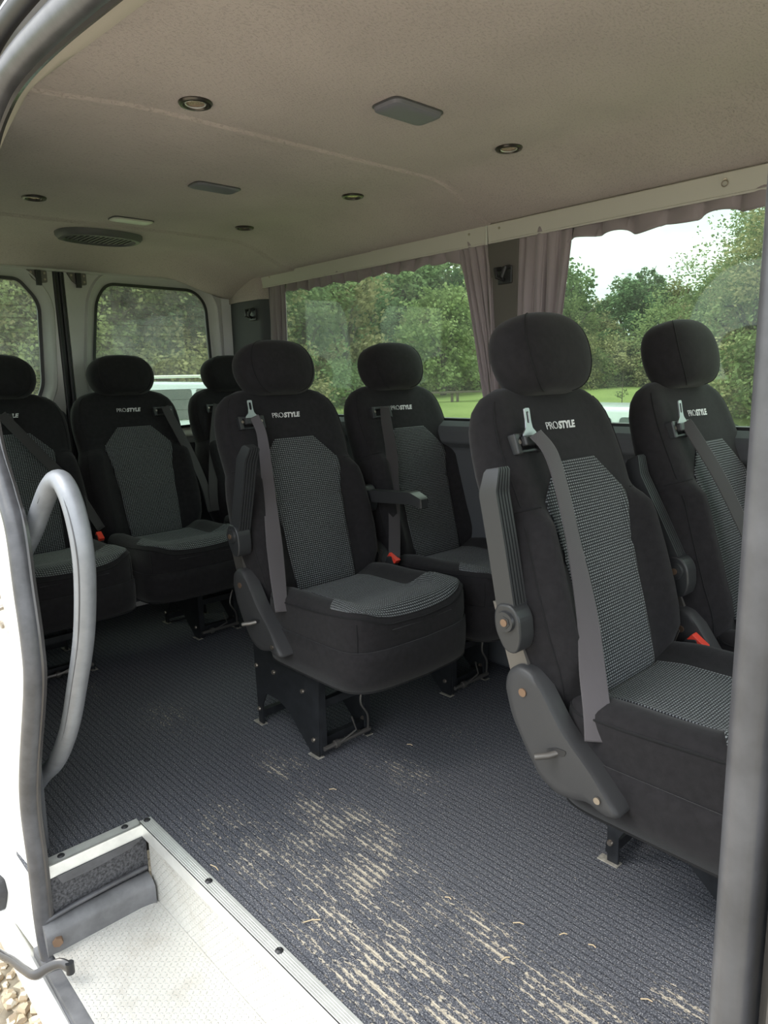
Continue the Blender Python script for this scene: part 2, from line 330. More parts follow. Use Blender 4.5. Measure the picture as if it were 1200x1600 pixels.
class MB:
    def __init__(s): s.v = []; s.f = []
    def add(s, v, f):
        k = len(s.v); s.v += [tuple(x) for x in v]; s.f += [tuple(i + k for i in q) for q in f]; return s
    def box(s, a, b):
        (x0, y0, z0), (x1, y1, z1) = a, b
        v = [(x0, y0, z0), (x1, y0, z0), (x1, y1, z0), (x0, y1, z0), (x0, y0, z1), (x1, y0, z1), (x1, y1, z1), (x0, y1, z1)]
        return s.add(v, [(0, 3, 2, 1), (4, 5, 6, 7), (0, 1, 5, 4), (1, 2, 6, 5), (2, 3, 7, 6), (3, 0, 4, 7)])
    def rings(s, rs, close=True, caps=True):
        n = len(rs[0]); v = [p for r in rs for p in r]; f = []
        for i in range(len(rs) - 1):
            for j in range(n if close else n - 1):
                k = (j + 1) % n; f.append((i * n + j, i * n + k, (i + 1) * n + k, (i + 1) * n + j))
        if caps and close: f.append(tuple(range(n - 1, -1, -1))); f.append(tuple((len(rs) - 1) * n + j for j in range(n)))
        return s.add(v, f)
    def prism(s, poly, axis, a, b):
        """poly in the two other axes; axis 0/1/2, from a to b"""
        def P(p, h):
            q = list(p); q.insert(axis, h); return tuple(q)
        return s.rings([[P(p, a) for p in poly], [P(p, b) for p in poly]])
    def tube(s, path, r, n=10, flat=None, up=None):
        path = [Vector(p) for p in path]; rs = []; prev = None
        for i, p in enumerate(path):
            d = (path[min(i + 1, len(path) - 1)] - path[max(i - 1, 0)]).normalized()
            if prev is None:
                u = Vector(up) if up else (Vector((0, 0, 1)) if abs(d.z) < .9 else Vector((1, 0, 0)))
            else: u = prev
            u = (u - d * u.dot(d)).normalized(); prev = u; w_ = d.cross(u)
            rr = r[i] if isinstance(r, (list, tuple)) else r
            fl = flat or 1.0
            rs.append([p + u * math.cos(2 * PI * k / n) * rr + w_ * math.sin(2 * PI * k / n) * rr * fl for k in range(n)])
        return s.rings(rs)
    def cyl(s, a, b, r, n=16, r2=None):
        a, b = Vector(a), Vector(b); d = (b - a).normalized(); u = d.orthogonal().normalized(); w_ = d.cross(u)
        r2 = r if r2 is None else r2
        return s.rings([[c + (u * math.cos(2 * PI * k / n) + w_ * math.sin(2 * PI * k / n)) * q for k in range(n)] for c, q in ((a, r), (b, r2))])
    def build(s, name, m, parent=None, smooth=True, deg=40, kind=None):
        o = raw(name, s.v, s.f, m, parent, smooth, kind)
        if smooth: autosmooth(o, deg)
        return o
def catmull(pts, n=8, closed=False):
    pts = [Vector(p) for p in pts]; out = []
    L_ = len(pts)
    for i in range(L_ if closed else L_ - 1):
        g = (lambda k: pts[k % L_]) if closed else (lambda k: pts[max(0, min(L_ - 1, k))])
        p0, p1, p2, p3 = g(i - 1), g(i), g(i + 1), g(i + 2)
        for k in range(n):
            t = k / n
            out.append(.5 * ((2 * p1) + (p2 - p0) * t + (2 * p0 - 5 * p1 + 4 * p2 - p3) * t * t + (3 * p1 - p0 - 3 * p2 + p3) * t ** 3))
    if not closed: out.append(pts[-1])
    return out
def roundpoly(pts, r, n=5):
    """rounded corners of a 2D polygon; r one number or one for each corner"""
    out = []; L_ = len(pts)
    for i in range(L_):
        p = Vector(pts[i]); a = Vector(pts[i - 1]) - p; b = Vector(pts[(i + 1) % L_]) - p
        rr = r[i] if isinstance(r, (list, tuple)) else r
        q = min(rr, a.length * .49, b.length * .49); A = p + a.normalized() * q; B = p + b.normalized() * q
        for k in range(n + 1):
            t = k / n; out.append(tuple(A * (1 - t) ** 2 + p * 2 * t * (1 - t) + B * t * t))
    return out
def root(name, label, cat, loc, group=None):
    o = bpy.data.objects.new(name, None); COL.objects.link(o); o.location = loc; o.empty_display_size = .1
    o['label'] = label; o['category'] = cat
    if group: o['group'] = group
    return o
def tag(o, label, cat, group=None, kind=None):
    o['label'] = label; o['category'] = cat
    if group: o['group'] = group
    if kind: o['kind'] = kind
    return o
def ss(a, b, x):
    t = max(0., min(1., (x - a) / (b - a))); return t * t * (3 - 2 * t)
def interp(tab, x):
    if x <= tab[0][0]: return tab[0][1]
    for (a, b), (c, d) in zip(tab, tab[1:]):
        if x <= c: return b + (d - b) * (x - a) / (c - a)
    return tab[-1][1]
# ================================================================== THE VAN SHELL
XR, XF = -3.38, 0.95           # rear door plane, front end of the passenger floor
YN, YF = 0.40, 2.07            # near (door side) wall, far wall
# --- headliner: one moulded skin of three overlapping panels
def ceil_z(x, y):
    z = 1.70 - .085 * ss(1.66, 2.06, y) - .018 * ss(.80, .53, y)
    xs = x + .05 * ss(1.75, 2.0, y)
    if xs < -1.585: z -= .006
    if xs < -2.20 + .12 * ss(1.9, 1.3, y): z -= .002
    if xs < -2.775 + .04 * ss(.8, 1.3, y): z -= .008
    z -= .075 * ss(-3.08, -3.36, x)
    return z
xs = []
def rng(a, b, n): return [a + (b - a) * i / n for i in range(n)]
xs = rng(-3.37, -2.95, 16) + rng(-2.95, -2.70, 26) + rng(-2.70, -2.30, 6) + rng(-2.30, -2.0, 26) + rng(-2.0, -1.72, 5) + rng(-1.72, -1.53, 42) + rng(-1.53, .95, 14) + [.95]
ys = [.53, .55, .575] + rng(.6, 1.6, 14) + rng(1.6, 2.075, 24) + [2.075]
V = [(x, y, ceil_z(x, y)) for x in xs for y in ys]; ny = len(ys)
F = [(i * ny + j, i * ny + j + 1, (i + 1) * ny + j + 1, (i + 1) * ny + j) for i in range(len(xs) - 1) for j in range(ny - 1)]
ceiling = raw('ceiling', V, F, M['headliner'], kind='structure')
solid(ceiling, .03, -1); 
# make the skin thicken upward
for p in ceiling.data.polygons:
    if p.normal.z > 0: ceiling.data.flip_normals(); break
# outer roof skin above it, with the header rail over the sliding door
mb = MB(); mb.rings([[(x, .46, 1.72), (x, .52, 1.80), (x, .8, 1.84), (x, 1.7, 1.84), (x, 2.02, 1.80), (x, 2.16, 1.70), (x, 2.1, 1.70), (x, 1.98, 1.77), (x, 1.7, 1.81), (x, .8, 1.81), (x, .55, 1.77), (x, .49, 1.70)] for x in (-3.48, .95)])
roof = mb.build('trim_1', M['white'], kind='structure')

# --- floor
spots = [(260, 1120, .12, .8), (440, 1195, .10, .8), (350, 1268, .09, .6), (400, 1335, .12, .8), (565, 1310, .12, 1.0), (630, 1205, .12, .7), (530, 1330, .10, .7),
         (760, 1445, .045, 1.3), (770, 1480, .05, 1.0), (620, 1540, .14, .8), (520, 1460, .12, .6), (870, 1565, .09, .9), (1075, 1570, .05, 1.3), (480, 1265, .09, .6), (300, 1300, .06, .6),
         (140, 1078, .08, .6), (720, 1150, .07, .5), (430, 1200, .03, 1.0), (690, 1410, .05, .4), (560, 1400, .12, .5), (660, 1590, .1, .7), (945, 1590, .08, .6), (590, 1280, .06, .6), (600, 1400, .3, .2), (650, 1500, .3, .2)]
def pix(u, v, z=0.0):
    d = ROT @ Vector((u - 600, 800 - v, -1107)); t = (z - CAM.z) / d.z; return CAM + d * t
SP = [(pix(u, v), r, a) for u, v, r, a in spots]
fx = rng(XR, -1.635, 60) + rng(-1.635, -.45, 70) + rng(-.45, XF, 10) + [XF]; fy = rng(.37, .645, 10) + rng(.645, 1.5, 50) + rng(1.5, YF, 10) + [YF]
V = []; D = []
for x in fx:
    for y in fy:
        V.append((x, y, 0.0)); d = .0
        for c, r, a in SP:
            q = ((x - c.x) ** 2 * .5 + (y - c.y) ** 2 * 2.0) / (r * r)
            if q < 9: d += a * math.exp(-q * 1.2)
        D.append(min(1.15, d + .10 * ss(-2.4, -1.4, x)))
nf = len(fy); F = []
for i in range(len(fx) - 1):
    for j in range(nf - 1):
        if fx[i] >= -1.636 and fx[i] < -.3 and fy[j] < .644: continue
        F.append((i * nf + j, (i + 1) * nf + j, (i + 1) * nf + j + 1, i * nf + j + 1))
me = bpy.data.meshes.new('floor'); me.from_pydata(V, [], F); me.update()
at = me.attributes.new('dirt', 'FLOAT', 'POINT'); at.data.foreach_set('value', D)
floor = link('floor', me, M['carpet'], kind='structure', smooth=False)
bm = bmesh.new(); bm.from_mesh(me); bmesh.ops.delete(bm, geom=[v for v in bm.verts if not v.link_faces], context='VERTS'); bm.to_mesh(me); bm.free()
solid(floor, .012, -1)
MB().box((XR - .04, .40, -.10), (-1.66, 2.10, -.03)).box((-1.66, .70, -.10), (XF, 2.10, -.03)).build('trim_2', M['steel'], smooth=False, kind='structure')

# --- step well of the sliding door
well = MB()
well.box((-1.665, .36, -.235), (-.12, .66, -.212))
stepbox = well.build('trim_3', M['moulding'], smooth=False, kind='structure')
def uvplane(name, pts, m, parent=None, thick=.003, kind=None):
    me = bpy.data.meshes.new(name); me.from_pydata([tuple(p) for p in pts], [], [(0, 1, 2, 3)]); me.update()
    ul = me.uv_layers.new(name='UVMap'); a = Vector(pts[0]); ex = (Vector(pts[1]) - a); ey = (Vector(pts[3]) - a)
    for l in me.loops:
        p = Vector(me.vertices[l.vertex_index].co) - a; ul.data[l.index].uv = (p.dot(ex.normalized()), p.dot(ey.normalized()))
    o = link(name, me, m, parent, smooth=False, kind=kind); solid(o, thick, 0); return o
tread = root('step_tread', 'bright patterned aluminium tread plate in the bottom of the side door step well', 'step', (-1.6, .39, -.2))
def rel(r, pts): return [Vector(p) - r.location for p in pts]
uvplane('tread_plate', rel(tread, [(-1.600, .385, -.20), (-.14, .385, -.20), (-.14, .640, -.20), (-1.600, .640, -.20)]), M['tread'], tread)
uvplane('riser_plate', rel(tread, [(-1.615, .642, -.20), (-.14, .642, -.20), (-.14, .642, -.012), (-1.615, .642, -.012)]), M['tread'], tread)
# end wall: felt carpet above a grey plastic moulding
mb = MB(); mb.prism([(.40, -.205), (.64, -.205), (.64, -.013), (.40, -.013)], 0, -1.645, -1.630)
fe = mb.build('felt_panel', M['carpet_edge'], None, smooth=False); tag(fe, 'dark grey felt carpet covering the end wall of the step well under the edge strip', 'carpet')
mb = MB(); prof = roundpoly([(-1.628, -.205), (-1.592, -.205), (-1.592, -.150), (-1.606, -.135), (-1.628, -.128)], .008)
rings = []
for y, k in ((.375, .9), (.40, 1), (.5, 1.0), (.60, 1.0), (.628, 1.15), (.634, 1.3)):
    rings.append([(-1.628 + (p[0] + 1.628) * k, y, p[1]) for p in prof])
mb.rings(rings); mo = mb.build('step_end_moulding', M['moulding']); tag(mo, 'grey plastic moulding with a rolled lip at the left end of the aluminium step', 'moulding')
MB().tube([(-1.622, .385, -.128), (-1.618, .45, -.118), (-1.616, .55, -.112), (-1.616, .630, -.112)], .006).build('lip', M['rubber'], mo)
MB().cyl((-1.60, .40, -.168), (-1.585, .395, -.168), .012, 6).build('nut', M['rust'], mo)
# aluminium edge strips with domed black screws
def edge_strip(name, label, a, b, side):
    o = root(name, label, 'edge strip', (a[0], a[1], 0))
    ax, ay = a; bx, by = b
    if side == 'x':
        w_, t = .032, .0035
        mb = MB(); mb.box((0, -.008, .001), (bx - ax, w_ - .008, .001 + t)).box((0, -.0085, -.030), (bx - ax, -.005, .0045))
        for k in range(5): mb.box((0, -.004 + k * .005, .0045), (bx - ax, -.0025 + k * .005, .0055))
    else:
        mb = MB(); mb.box((-.026, 0, .001), (.006, by - ay, .0045)).box((.0025, 0, -.030), (.006, by - ay, .0045))
    bevel(mb.build('profile', M['alu'], o, smooth=False), .0008, 2)
    return o
es = edge_strip('step_edge_strip', 'long ribbed aluminium strip along the carpet edge above the step riser', (-1.640, .638), (-.14, .638), 'x')
ps = edge_strip('step_edge_strip', 'short aluminium strip across the left end of the step well', (-1.632, .395), (-1.632, .632), 'y')
def screw(x, y, par):
    rs = []
    for r, z in ((.0085, 0), (.0085, .0012), (.0065, .0035), (.0035, .0045), (.0025, .0035)): rs.append([(x + r * math.cos(k * PI / 8), y + r * math.sin(k * PI / 8), .0048 + z) for k in range(16)])
    return MB().rings(rs).build('screw', M['rubber_black'], par)
for x in (.010, .325, .60, .88, 1.16, 1.42): screw(x, .010, es)
for y in (.045, .200): screw(-.011, y, ps)
# thin flap hanging beneath the short strip
MB().add([(-1.6235, .42, -.03), (-1.6235, .63, -.03), (-1.6215, .60, -.045), (-1.6215, .50, -.052), (-1.6225, .43, -.052)], [(0, 1, 2, 3, 4)]).build('rubber_flap', M['rubber'], None, smooth=False)
tag(bpy.data.objects['rubber_flap'], 'thin grey rubber flap hanging below the short strip over the felt', 'flap'); solid(bpy.data.objects['rubber_flap'], .002, 0)

# --- far wall with its two long windows
WZ0, WZ1 = .925, 1.57
wl = MB()
wl.box((XR, YF, 0), (XF, YF + .05, WZ0)).box((XR, YF, WZ1), (XF, YF + .05, 1.74)).box((XR, YF, WZ0), (-3.03, YF + .05, WZ1)).box((-1.665, YF, WZ0), (-1.515, YF + .05, WZ1)).box((.62, YF, WZ0), (XF, YF + .05, WZ1))
wl.build('wall_far', M['wall'], smooth=False, kind='structure')
def rrect(x0, x1, z0, z1, r): return roundpoly([(x0, z0), (x1, z0), (x1, z1), (x0, z1)], r, 6)
def frame_ring(outer, inner, y0, y1, conv):
    mb = MB(); n = len(outer)
    mb.rings([[conv(p, y0) for p in outer], [conv(p, y1) for p in outer], [conv(p, y1) for p in inner], [conv(p, y0) for p in inner], [conv(p, y0) for p in outer]], caps=False)
    return mb
for k, (x0, x1) in enumerate(((-3.03, -1.665), (-1.515, .62))):
    o = root('window_%d' % (k + 1), '', '', ((x0 + x1) / 2, YF + .03, WZ0)); del o['label']; del o['category']; o['kind'] = 'structure'
    lx, hx = x0 - o.location.x, x1 - o.location.x
    a = rrect(lx - .001, hx + .001, .0, WZ1 - WZ0, .05); b = rrect(lx + .018, hx - .018, .016, WZ1 - WZ0 - .016, .05)
    frame_ring(a, b, -.018, .025, lambda p, y: (p[0], y, p[1])).build('window_gasket', M['rubber_black'], o)
    g = MB().prism(rrect(lx + .012, hx - .012, .010, WZ1 - WZ0 - .01, .05), 1, .010, .014).build('window_pane', M['glass'], o, smooth=False)
# sill ledge and the moulded lower panel
mb = MB(); mb.prism([(2.072, .935), (2.03, .915), (2.015, .895), (2.015, .855), (2.045, .83), (2.045, .40), (2.02, .36), (2.02, .03), (2.072, .03)], 0, -3.02, XF)
bevel(mb.build('trim_4', M['wall'], smooth=False, kind='structure'), .008, 3)
# pillar trim between the windows and rear corner trim
mb = MB(); mb.prism(roundpoly([(-1.665, 2.072), (-1.655, 2.045), (-1.525, 2.045), (-1.515, 2.072)], .008), 2, .93, 1.62)
mb.build('trim_5', M['pillar'], kind='structure')
mb = MB(); mb.prism(roundpoly([(-3.375, 2.072), (-3.375, 2.035), (-3.25, 2.02), (-3.07, 2.03), (-3.035, 2.072)], .02), 2, .03, 1.50)
mb.build('trim_6', M['wall'], kind='structure')
mb = MB(); mb.prism(roundpoly([(-3.375, 2.072), (-3.375, 2.028), (-3.25, 2.012), (-3.07, 2.022), (-3.03, 2.072)], .02), 2, 1.50, 1.66)
mb.build('trim_12', M['headliner'], kind='structure')
# white jamb strip beside the rear doors
mb = MB(); mb.prism(roundpoly([(1.985, -3.40), (1.985, -3.372), (2.04, -3.350), (2.072, -3.36), (2.072, -3.40)], .008), 2, .0, 1.62)
o = mb.build('trim_7', M['doorpaint'], kind='structure')
for v in o.data.vertices: v.co = (v.co.y, v.co.x, v.co.z)
o.data.flip_normals()
# coat hook / belt loop on each pillar
def hook(x, z, label, tw):
    o = root('coat_hook', label, 'hook', (x, 2.045, z), None)
    bevel(MB().box((-.030, -.006, -.028), (.030, 0, .030)).build('mount_plate', M['plastic'], o, smooth=False), .004)
    MB().tube([(-.020, -.006, .024), (-.022, -.03, .020), (-.012, -.036, -.006), (0, -.012, -.014), (.012, -.036, -.006), (.022, -.03, .022), (.020, -.006, .026)], .0075, 8).build('hook_arm', M['plastic'], o)
hook(-1.575, 1.437, 'black plastic coat hook on the pillar between the two long windows', 1)
hook(-3.13, 1.43, 'small black plastic coat hook on the rear corner pillar beside the gathered curtain', 1)
bpy.data.objects['coat_hook.001'].location.y = 2.024

# --- curtain rail
def rail(x0, x1, label, endl):
    o = root('curtain_rail', label, 'curtain rail', (x0, 2.05, 1.55))
    L_ = x1 - x0
    prof = roundpoly([(-.004, -.002), (.012, -.002), (.012, .060), (-.016, .066), (-.022, .058)], .003, 3)
    prof = [(.018, .061), (.018, .064), (-.012, .064), (-.017, .060), (-.010, .006), (-.013, .004), (-.011, .0), (-.006, .0), (-.006, .006), (-.012, .057), (-.009, .061)]
    rs = []
    xsr = [0, L_] if not endl else [0, .006, .018, .035, .055, L_]
    for x in xsr:
        k = 1 if not endl else min(1, math.sqrt(max(0.02, 1 - (1 - min(1, x / .055)) ** 2)))
        rs.append([(x, p[0], .0 + p[1] * k) for p in prof])
    ob = MB().rings(rs).build('rail_profile', M['rail'], o, deg=25)
    MB().tube([(.02, -.0115, .0045), (L_ - .002, -.0115, .0045)], .0018, 6).build('bottom_bead', M['rail'], o)
    return o
r1 = rail(-3.13, -1.652, 'pale painted curtain rail above the rear window, rounded at its left end', True)
r2 = rail(-1.646, .62, 'pale painted curtain rail above the front window, running off to the right', False)
bevel(MB().box((-.007, -.0185, -.003), (-.002, -.010, .066)).build('joint_strip', M['alu'], r2, smooth=False), .001)
def rivet(par, x, z):
    MB().cyl((x, -.0125, z), (x, -.0165, z - .001), .0045, 10).build('rivet', M['bolt'], par)
rivet(r1, .14, .045); rivet(r1, 1.40, .045); rivet(r2, .05, .045); rivet(r2, .80, .045)
MB().tube([(.80 + .008 * math.cos(a), -.018, .034 + .008 * math.sin(a)) for a in [k * PI / 6 for k in range(13)]], .0014, 6).build('ring', M['bolt'], r2)

# --- curtains
def cloth(name, label, cat, top, bot, folds, amp, y0, zt, zb, group=None, n=150, sway=0, seed=1, nz=40, curve=0, lower=None):
    """top, bot = (x0, x1) of the hanging sheet at its top and bottom edge"""
    V = []; r_ = random.Random(seed); ph = [r_.uniform(-.5, .5) for _ in range(40)]
    for j in range(nz + 1):
        t = j / nz
        e = t ** (1 + curve)
        a = top[0] + (bot[0] - top[0]) * e; b = top[1] + (bot[1] - top[1]) * t
        for i in range(n + 1):
            u = i / n
            q = u * folds; k = int(q) % 40
            f = math.sin(2 * PI * (q + .18 * ph[k] * math.sin(PI * (q % 1)) + .12 * math.sin(3 * t + k)))
            am = amp * (.45 + .55 * ss(0, .25, t)) * (.8 + .5 * ph[k] * ss(0, .3, t))
            z = zt + (zb - zt) * t + (lower(u) * t if lower else 0)
            V.append((a + (b - a) * (u + .18 / folds * math.cos(2 * PI * q) * .6), y0 - amp + am * f + .006 * math.sin(9 * u + 4 * t), z))
    F = [(j * (n + 1) + i, j * (n + 1) + i + 1, (j + 1) * (n + 1) + i + 1, (j + 1) * (n + 1) + i) for j in range(nz) for i in range(n)]
    o = raw(name, [(v[0] - top[0], v[1] - y0, v[2] - zt) for v in V], F, M['curtain'], fix=False); o.location = (top[0], y0, zt)
    solid(o, .0015, 0); return tag(o, label, cat, group)
cloth('curtain', 'narrow grey curtain gathered at the left end of the rear window', 'curtain', (-3.03, -2.885), (-3.05, -2.90), 4.5, .012, 2.062, 1.58, .62, n=90, seed=3)
cloth('curtain', 'grey curtain left of the window pillar, narrowing to a point behind the front seat', 'curtain', (-1.825, -1.645), (-1.662, -1.592), 5.5, .013, 2.062, 1.58, .98, n=120, seed=5, curve=-.25)
cloth('curtain', 'grey curtain on the right of the window pillar, hanging straight behind a headrest', 'curtain', (-1.548, -1.312), (-1.53, -1.395), 5.5, .013, 2.062, 1.58, .80, n=130, seed=8)
cloth('valance', 'short ruffled grey valance hanging under the rail across the rear window', 'valance', (-2.90, -1.795), (-2.90, -1.79), 13, .009, 2.062, 1.590, 1.512, n=300, nz=10, seed=11, lower=lambda u: .006 * math.sin(23 * u) + .006 * math.sin(61 * u))
cloth('valance', 'short ruffled grey valance hanging under the rail across the front window', 'valance', (-1.345, .60), (-1.345, .60), 19, .010, 2.062, 1.590, 1.510, n=420, nz=10, seed=12, lower=lambda u: .007 * math.sin(31 * u) + .006 * math.sin(83 * u))

# --- rear doors: painted frames with rounded windows, dark lower panels
def offset_poly(pts, d):
    c = Vector((sum(p[0] for p in pts) / len(pts), sum(p[1] for p in pts) / len(pts))); out = []; n = len(pts)
    for i in range(n):
        p = Vector(pts[i]); t = (Vector(pts[(i + 1) % n]) - Vector(pts[i - 1])).normalized(); nrm = Vector((t.y, -t.x))
        if nrm.dot(p - c) < 0: nrm = -nrm
        out.append(tuple(p + nrm * d))
    return out
def rear_door(idx, win, outer, panel, catch_y, panel_top):
    o = bpy.data.objects.new('door_%d' % idx, None); COL.objects.link(o); o['kind'] = 'structure'; o.location = (-3.40, (outer[0][0] + outer[1][0]) / 2, 0.0)
    oy = o.location.y
    w0 = roundpoly(win, [.05, .03, .03, .05, .03, .03][:len(win)] if len(win) == 6 else .045, 8)
    # outer outline resampled to follow the window outline radially
    c = Vector((sum(p[0] for p in w0) / len(w0), sum(p[1] for p in w0) / len(w0)))
    y0, y1, z0, z1 = outer[0][0], outer[1][0], outer[0][1], outer[1][1]
    def ray(p):
        d = Vector(p) - c; k = 1e9
        if d.x > 1e-6: k = min(k, (y1 - c.x) / d.x)
        if d.x < -1e-6: k = min(k, (y0 - c.x) / d.x)
        if d.y > 1e-6: k = min(k, (z1 - c.y) / d.y)
        if d.y < -1e-6: k = min(k, (z0 - c.y) / d.y)
        return tuple(c + d * k)
    out = [ray(p) for p in w0]
    P = lambda poly, x: [(x, p[0] - oy, p[1]) for p in poly]
    w1 = offset_poly(w0, .014); w2 = offset_poly(w0, .030); w3 = offset_poly(w0, .046); w4 = offset_poly(w0, .054)
    MB().rings([P(w0, -.002), P(w1, .004), P(w2, .030), P(w3, .036), P(w4, .024), P(out, .026), P(out, -.03), P(w0, -.03), P(w0, -.002)], caps=False).build('door_frame', M['doorpaint'], o, deg=50)
    MB().rings([P(w0, -.006), P(offset_poly(w0, .004), .003), P(offset_poly(w0, -.010), .001), P(offset_poly(w0, -.010), -.012)], caps=False).build('window_gasket', M['rubber_black'], o)
    pane = MB().prism([(p[0] - oy, p[1]) for p in offset_poly(w0, -.004)], 0, -.010, -.006).build('window_pane', M['glass_rear'], o, smooth=False)
    # printed heater lines in the glass
    hb = MB(); zs = [min(p[1] for p in win) + .05 + k * .052 for k in range(13)]
    lo, hi = min(p[0] for p in w0), max(p[0] for p in w0)
    def span(z):
        xs_ = []
        for i in range(len(w0)):
            a, b = w0[i], w0[(i + 1) % len(w0)]
            if (a[1] - z) * (b[1] - z) < 0: xs_.append(a[0] + (b[0] - a[0]) * (z - a[1]) / (b[1] - a[1]))
        return (min(xs_), max(xs_)) if len(xs_) > 1 else None
    for z in zs:
        s = span(z)
        if s: hb.box((-.0055, s[0] + .012 - oy, z), (-.0050, s[1] - .012 - oy, z + .0012))
    hb.build('heater_lines', M['heater'], o, smooth=False)
    # dark lower trim panel
    MB().prism([(p[0] - oy, p[1]) for p in roundpoly(panel, .05, 6)], 0, .026, .040).build('lower_panel', M['wall'], o, deg=40)
    MB().prism([(p[0] - oy, p[1]) for p in [(y0 + .002, .02), (y1 - .002, .02), (y1 - .002, z0 + .01), (y0 + .002, z0 + .01)]], 0, -.03, .020).build('lower_skin', M['doorpaint'], o, smooth=False)
    k = MB().prism(roundpoly([(catch_y - .04 - oy, 1.60), (catch_y + .045 - oy, 1.60), (catch_y + .045 - oy, 1.55), (catch_y + .005 - oy, 1.545), (catch_y - .02 - oy, 1.565)], .006), 0, .026, .034).build('door_catch', M['rod'], o, smooth=False)
    MB().box((.034, catch_y - .004 - oy, 1.535), (.050, catch_y + .016 - oy, 1.598)).build('latch_bar', M['steel'], k, smooth=False)
    for a, b in ((-.022, 1.588), (.034, 1.588), (.034, 1.562)): MB().cyl((.034, catch_y + a - oy, b), (.038, catch_y + a - oy, b), .005, 8).build('rivet', M['bolt'], k)
    return o
rear_door(1, [(.50, .90), (.98, .88), (1.078, 1.11), (1.098, 1.47), (1.02, 1.565), (.48, 1.575)], ((.44, .60), (1.155, 1.625)), [(.48, .03), (1.15, .03), (1.15, 1.00), (.97, 1.00), (.97, .84), (.48, .84)], 1.085, 1.0)
rear_door(2, [(1.40, .865), (1.875, .885), (1.93, 1.00), (1.915, 1.50), (1.85, 1.566), (1.40, 1.57), (1.345, 1.49), (1.307, 1.20), (1.33, .95)], ((1.205, .60), (1.985, 1.625)), [(1.21, .03), (1.97, .03), (1.97, .80), (1.36, .80), (1.30, .99), (1.21, .99)], 1.255, 1.0)
mb = MB(); mb.box((-3.43, 1.152, 0), (-3.385, 1.208, 1.62)); mb.tube([(-3.383, 1.166, .02), (-3.383, 1.166, 1.60)], .010, 8); mb.tube([(-3.383, 1.194, .02), (-3.383, 1.194, 1.60)], .010, 8)
mb.build('trim_8', M['rubber_black'], kind='structure')
mb = MB(); mb.box((-3.46, .40, 1.60), (-3.36, 2.1, 1.82)); mb.box((-3.46, .40, -.2), (-3.38, 2.1, .02)); mb.box((-3.46, .36, 0), (-3.38, .44, 1.8))
mb.box((-3.46, 2.0, 0), (-3.41, 2.12, 1.8))
mb.build('wall_rear', M['doorpaint'], smooth=False, kind='structure')
# near wall behind the sliding door opening, with a window for the back rows
mb = MB()
def nearw(x0, x1, z0, z1): mb.add([(x0, .375 + .07 * max(0, z0 - .6), z0), (x1, .375 + .07 * max(0, z0 - .6), z0), (x1, .375 + .07 * max(0, z1 - .6), z1), (x0, .375 + .07 * max(0, z1 - .6), z1), (x0, .43 + .07 * max(0, z0 - .6), z0), (x1, .43 + .07 * max(0, z0 - .6), z0), (x1, .43 + .07 * max(0, z1 - .6), z1), (x0, .43 + .07 * max(0, z1 - .6), z1)], [(0, 3, 2, 1), (4, 5, 6, 7), (0, 1, 5, 4), (1, 2, 6, 5), (2, 3, 7, 6), (3, 0, 4, 7)])
nearw(-3.40, -1.70, -.1, .92); nearw(-3.40, -3.1, .92, 1.52); nearw(-2.05, -1.86, .92, 1.52); nearw(-3.40, -1.80, 1.52, 1.76)
mb.build('wall_near', M['wall'], smooth=False, kind='structure')
g = MB().box((-3.10, .41, .92), (-2.05, .414, 1.52)).build('window_3', M['glass'], smooth=False, kind='structure')

# --- side door opening: rubber seal, header layers, jamb
seal_c = [(.10, .448, 1.590), (-.5, .451, 1.600), (-.81, .453, 1.615), (-1.062, .455, 1.633), (-1.229, .457, 1.644), (-1.389, .458, 1.646), (-1.50, .457, 1.630), (-1.600, .453, 1.580), (-1.700, .445, 1.461), (-1.762, .432, 1.248), (-1.695, .417, 1.002), (-1.600, .410, .881), (-1.550, .406, .813), (-1.522, .400, .704), (-1.497, .395, .585), (-1.503, .391, .492), (-1.594, .385, .276), (-1.632, .385, .159), (-1.632, .385, .023), (-1.638, .384, -.122), (-1.615, .382, -.215), (-1.56, .378, -.245), (-1.4, .370, -.245), (-.9, .370, -.245), (-.20, .370, -.245)]
SC = catmull(seal_c, 8)
rr = [.0245 - .0035 * ss(1.6, 1.0, p.z) for p in SC]
seal = MB().tube(SC, rr, 14, up=(0, 1, 0)).build('door_seal', M['rubber'], None)
tag(seal, 'thick dark grey rubber seal following the edge of the sliding door opening', 'seal')
lipc = [p + Vector((0, .012, 0)) + (Vector((.010, 0, 0)) if p.z < 1.48 else Vector((0, 0, -.016))) for p in SC]
MB().tube(lipc[:-24], .010, 8).build('seal_lip', M['rubber_shiny'], seal)
def off(path, up, out, y):
    """layers of the body outside the seal: up for the header, out (-x) for the pillar"""
    o_ = []
    for p in path:
        k = ss(1.38, 1.60, p.z); o_.append(Vector((p.x - out * (1 - k), p.y + y, p.z + up * k)))
    return o_
hd = [p for p in SC if p.z > 1.0]
flange = MB().tube(off(hd, .050, .045, -.018), .016, 10).build('header_flange', M['rubber_black'], None); tag(flange, 'glossy dark channel above the seal in the top left corner of the door opening', 'door channel')
rl = MB().tube(off(hd, .098, .085, -.03), .020, 10).build('door_guide_rail', M['rod'], None); tag(rl, 'metal sliding door guide rail outside the dark channel at the top left', 'guide rail')
rb = MB().tube(off(hd, .150, .135, -.03), .034, 10).build('roof_gutter', M['white'], None); tag(rb, 'pale roof gutter lip at the very top left corner', 'gutter')
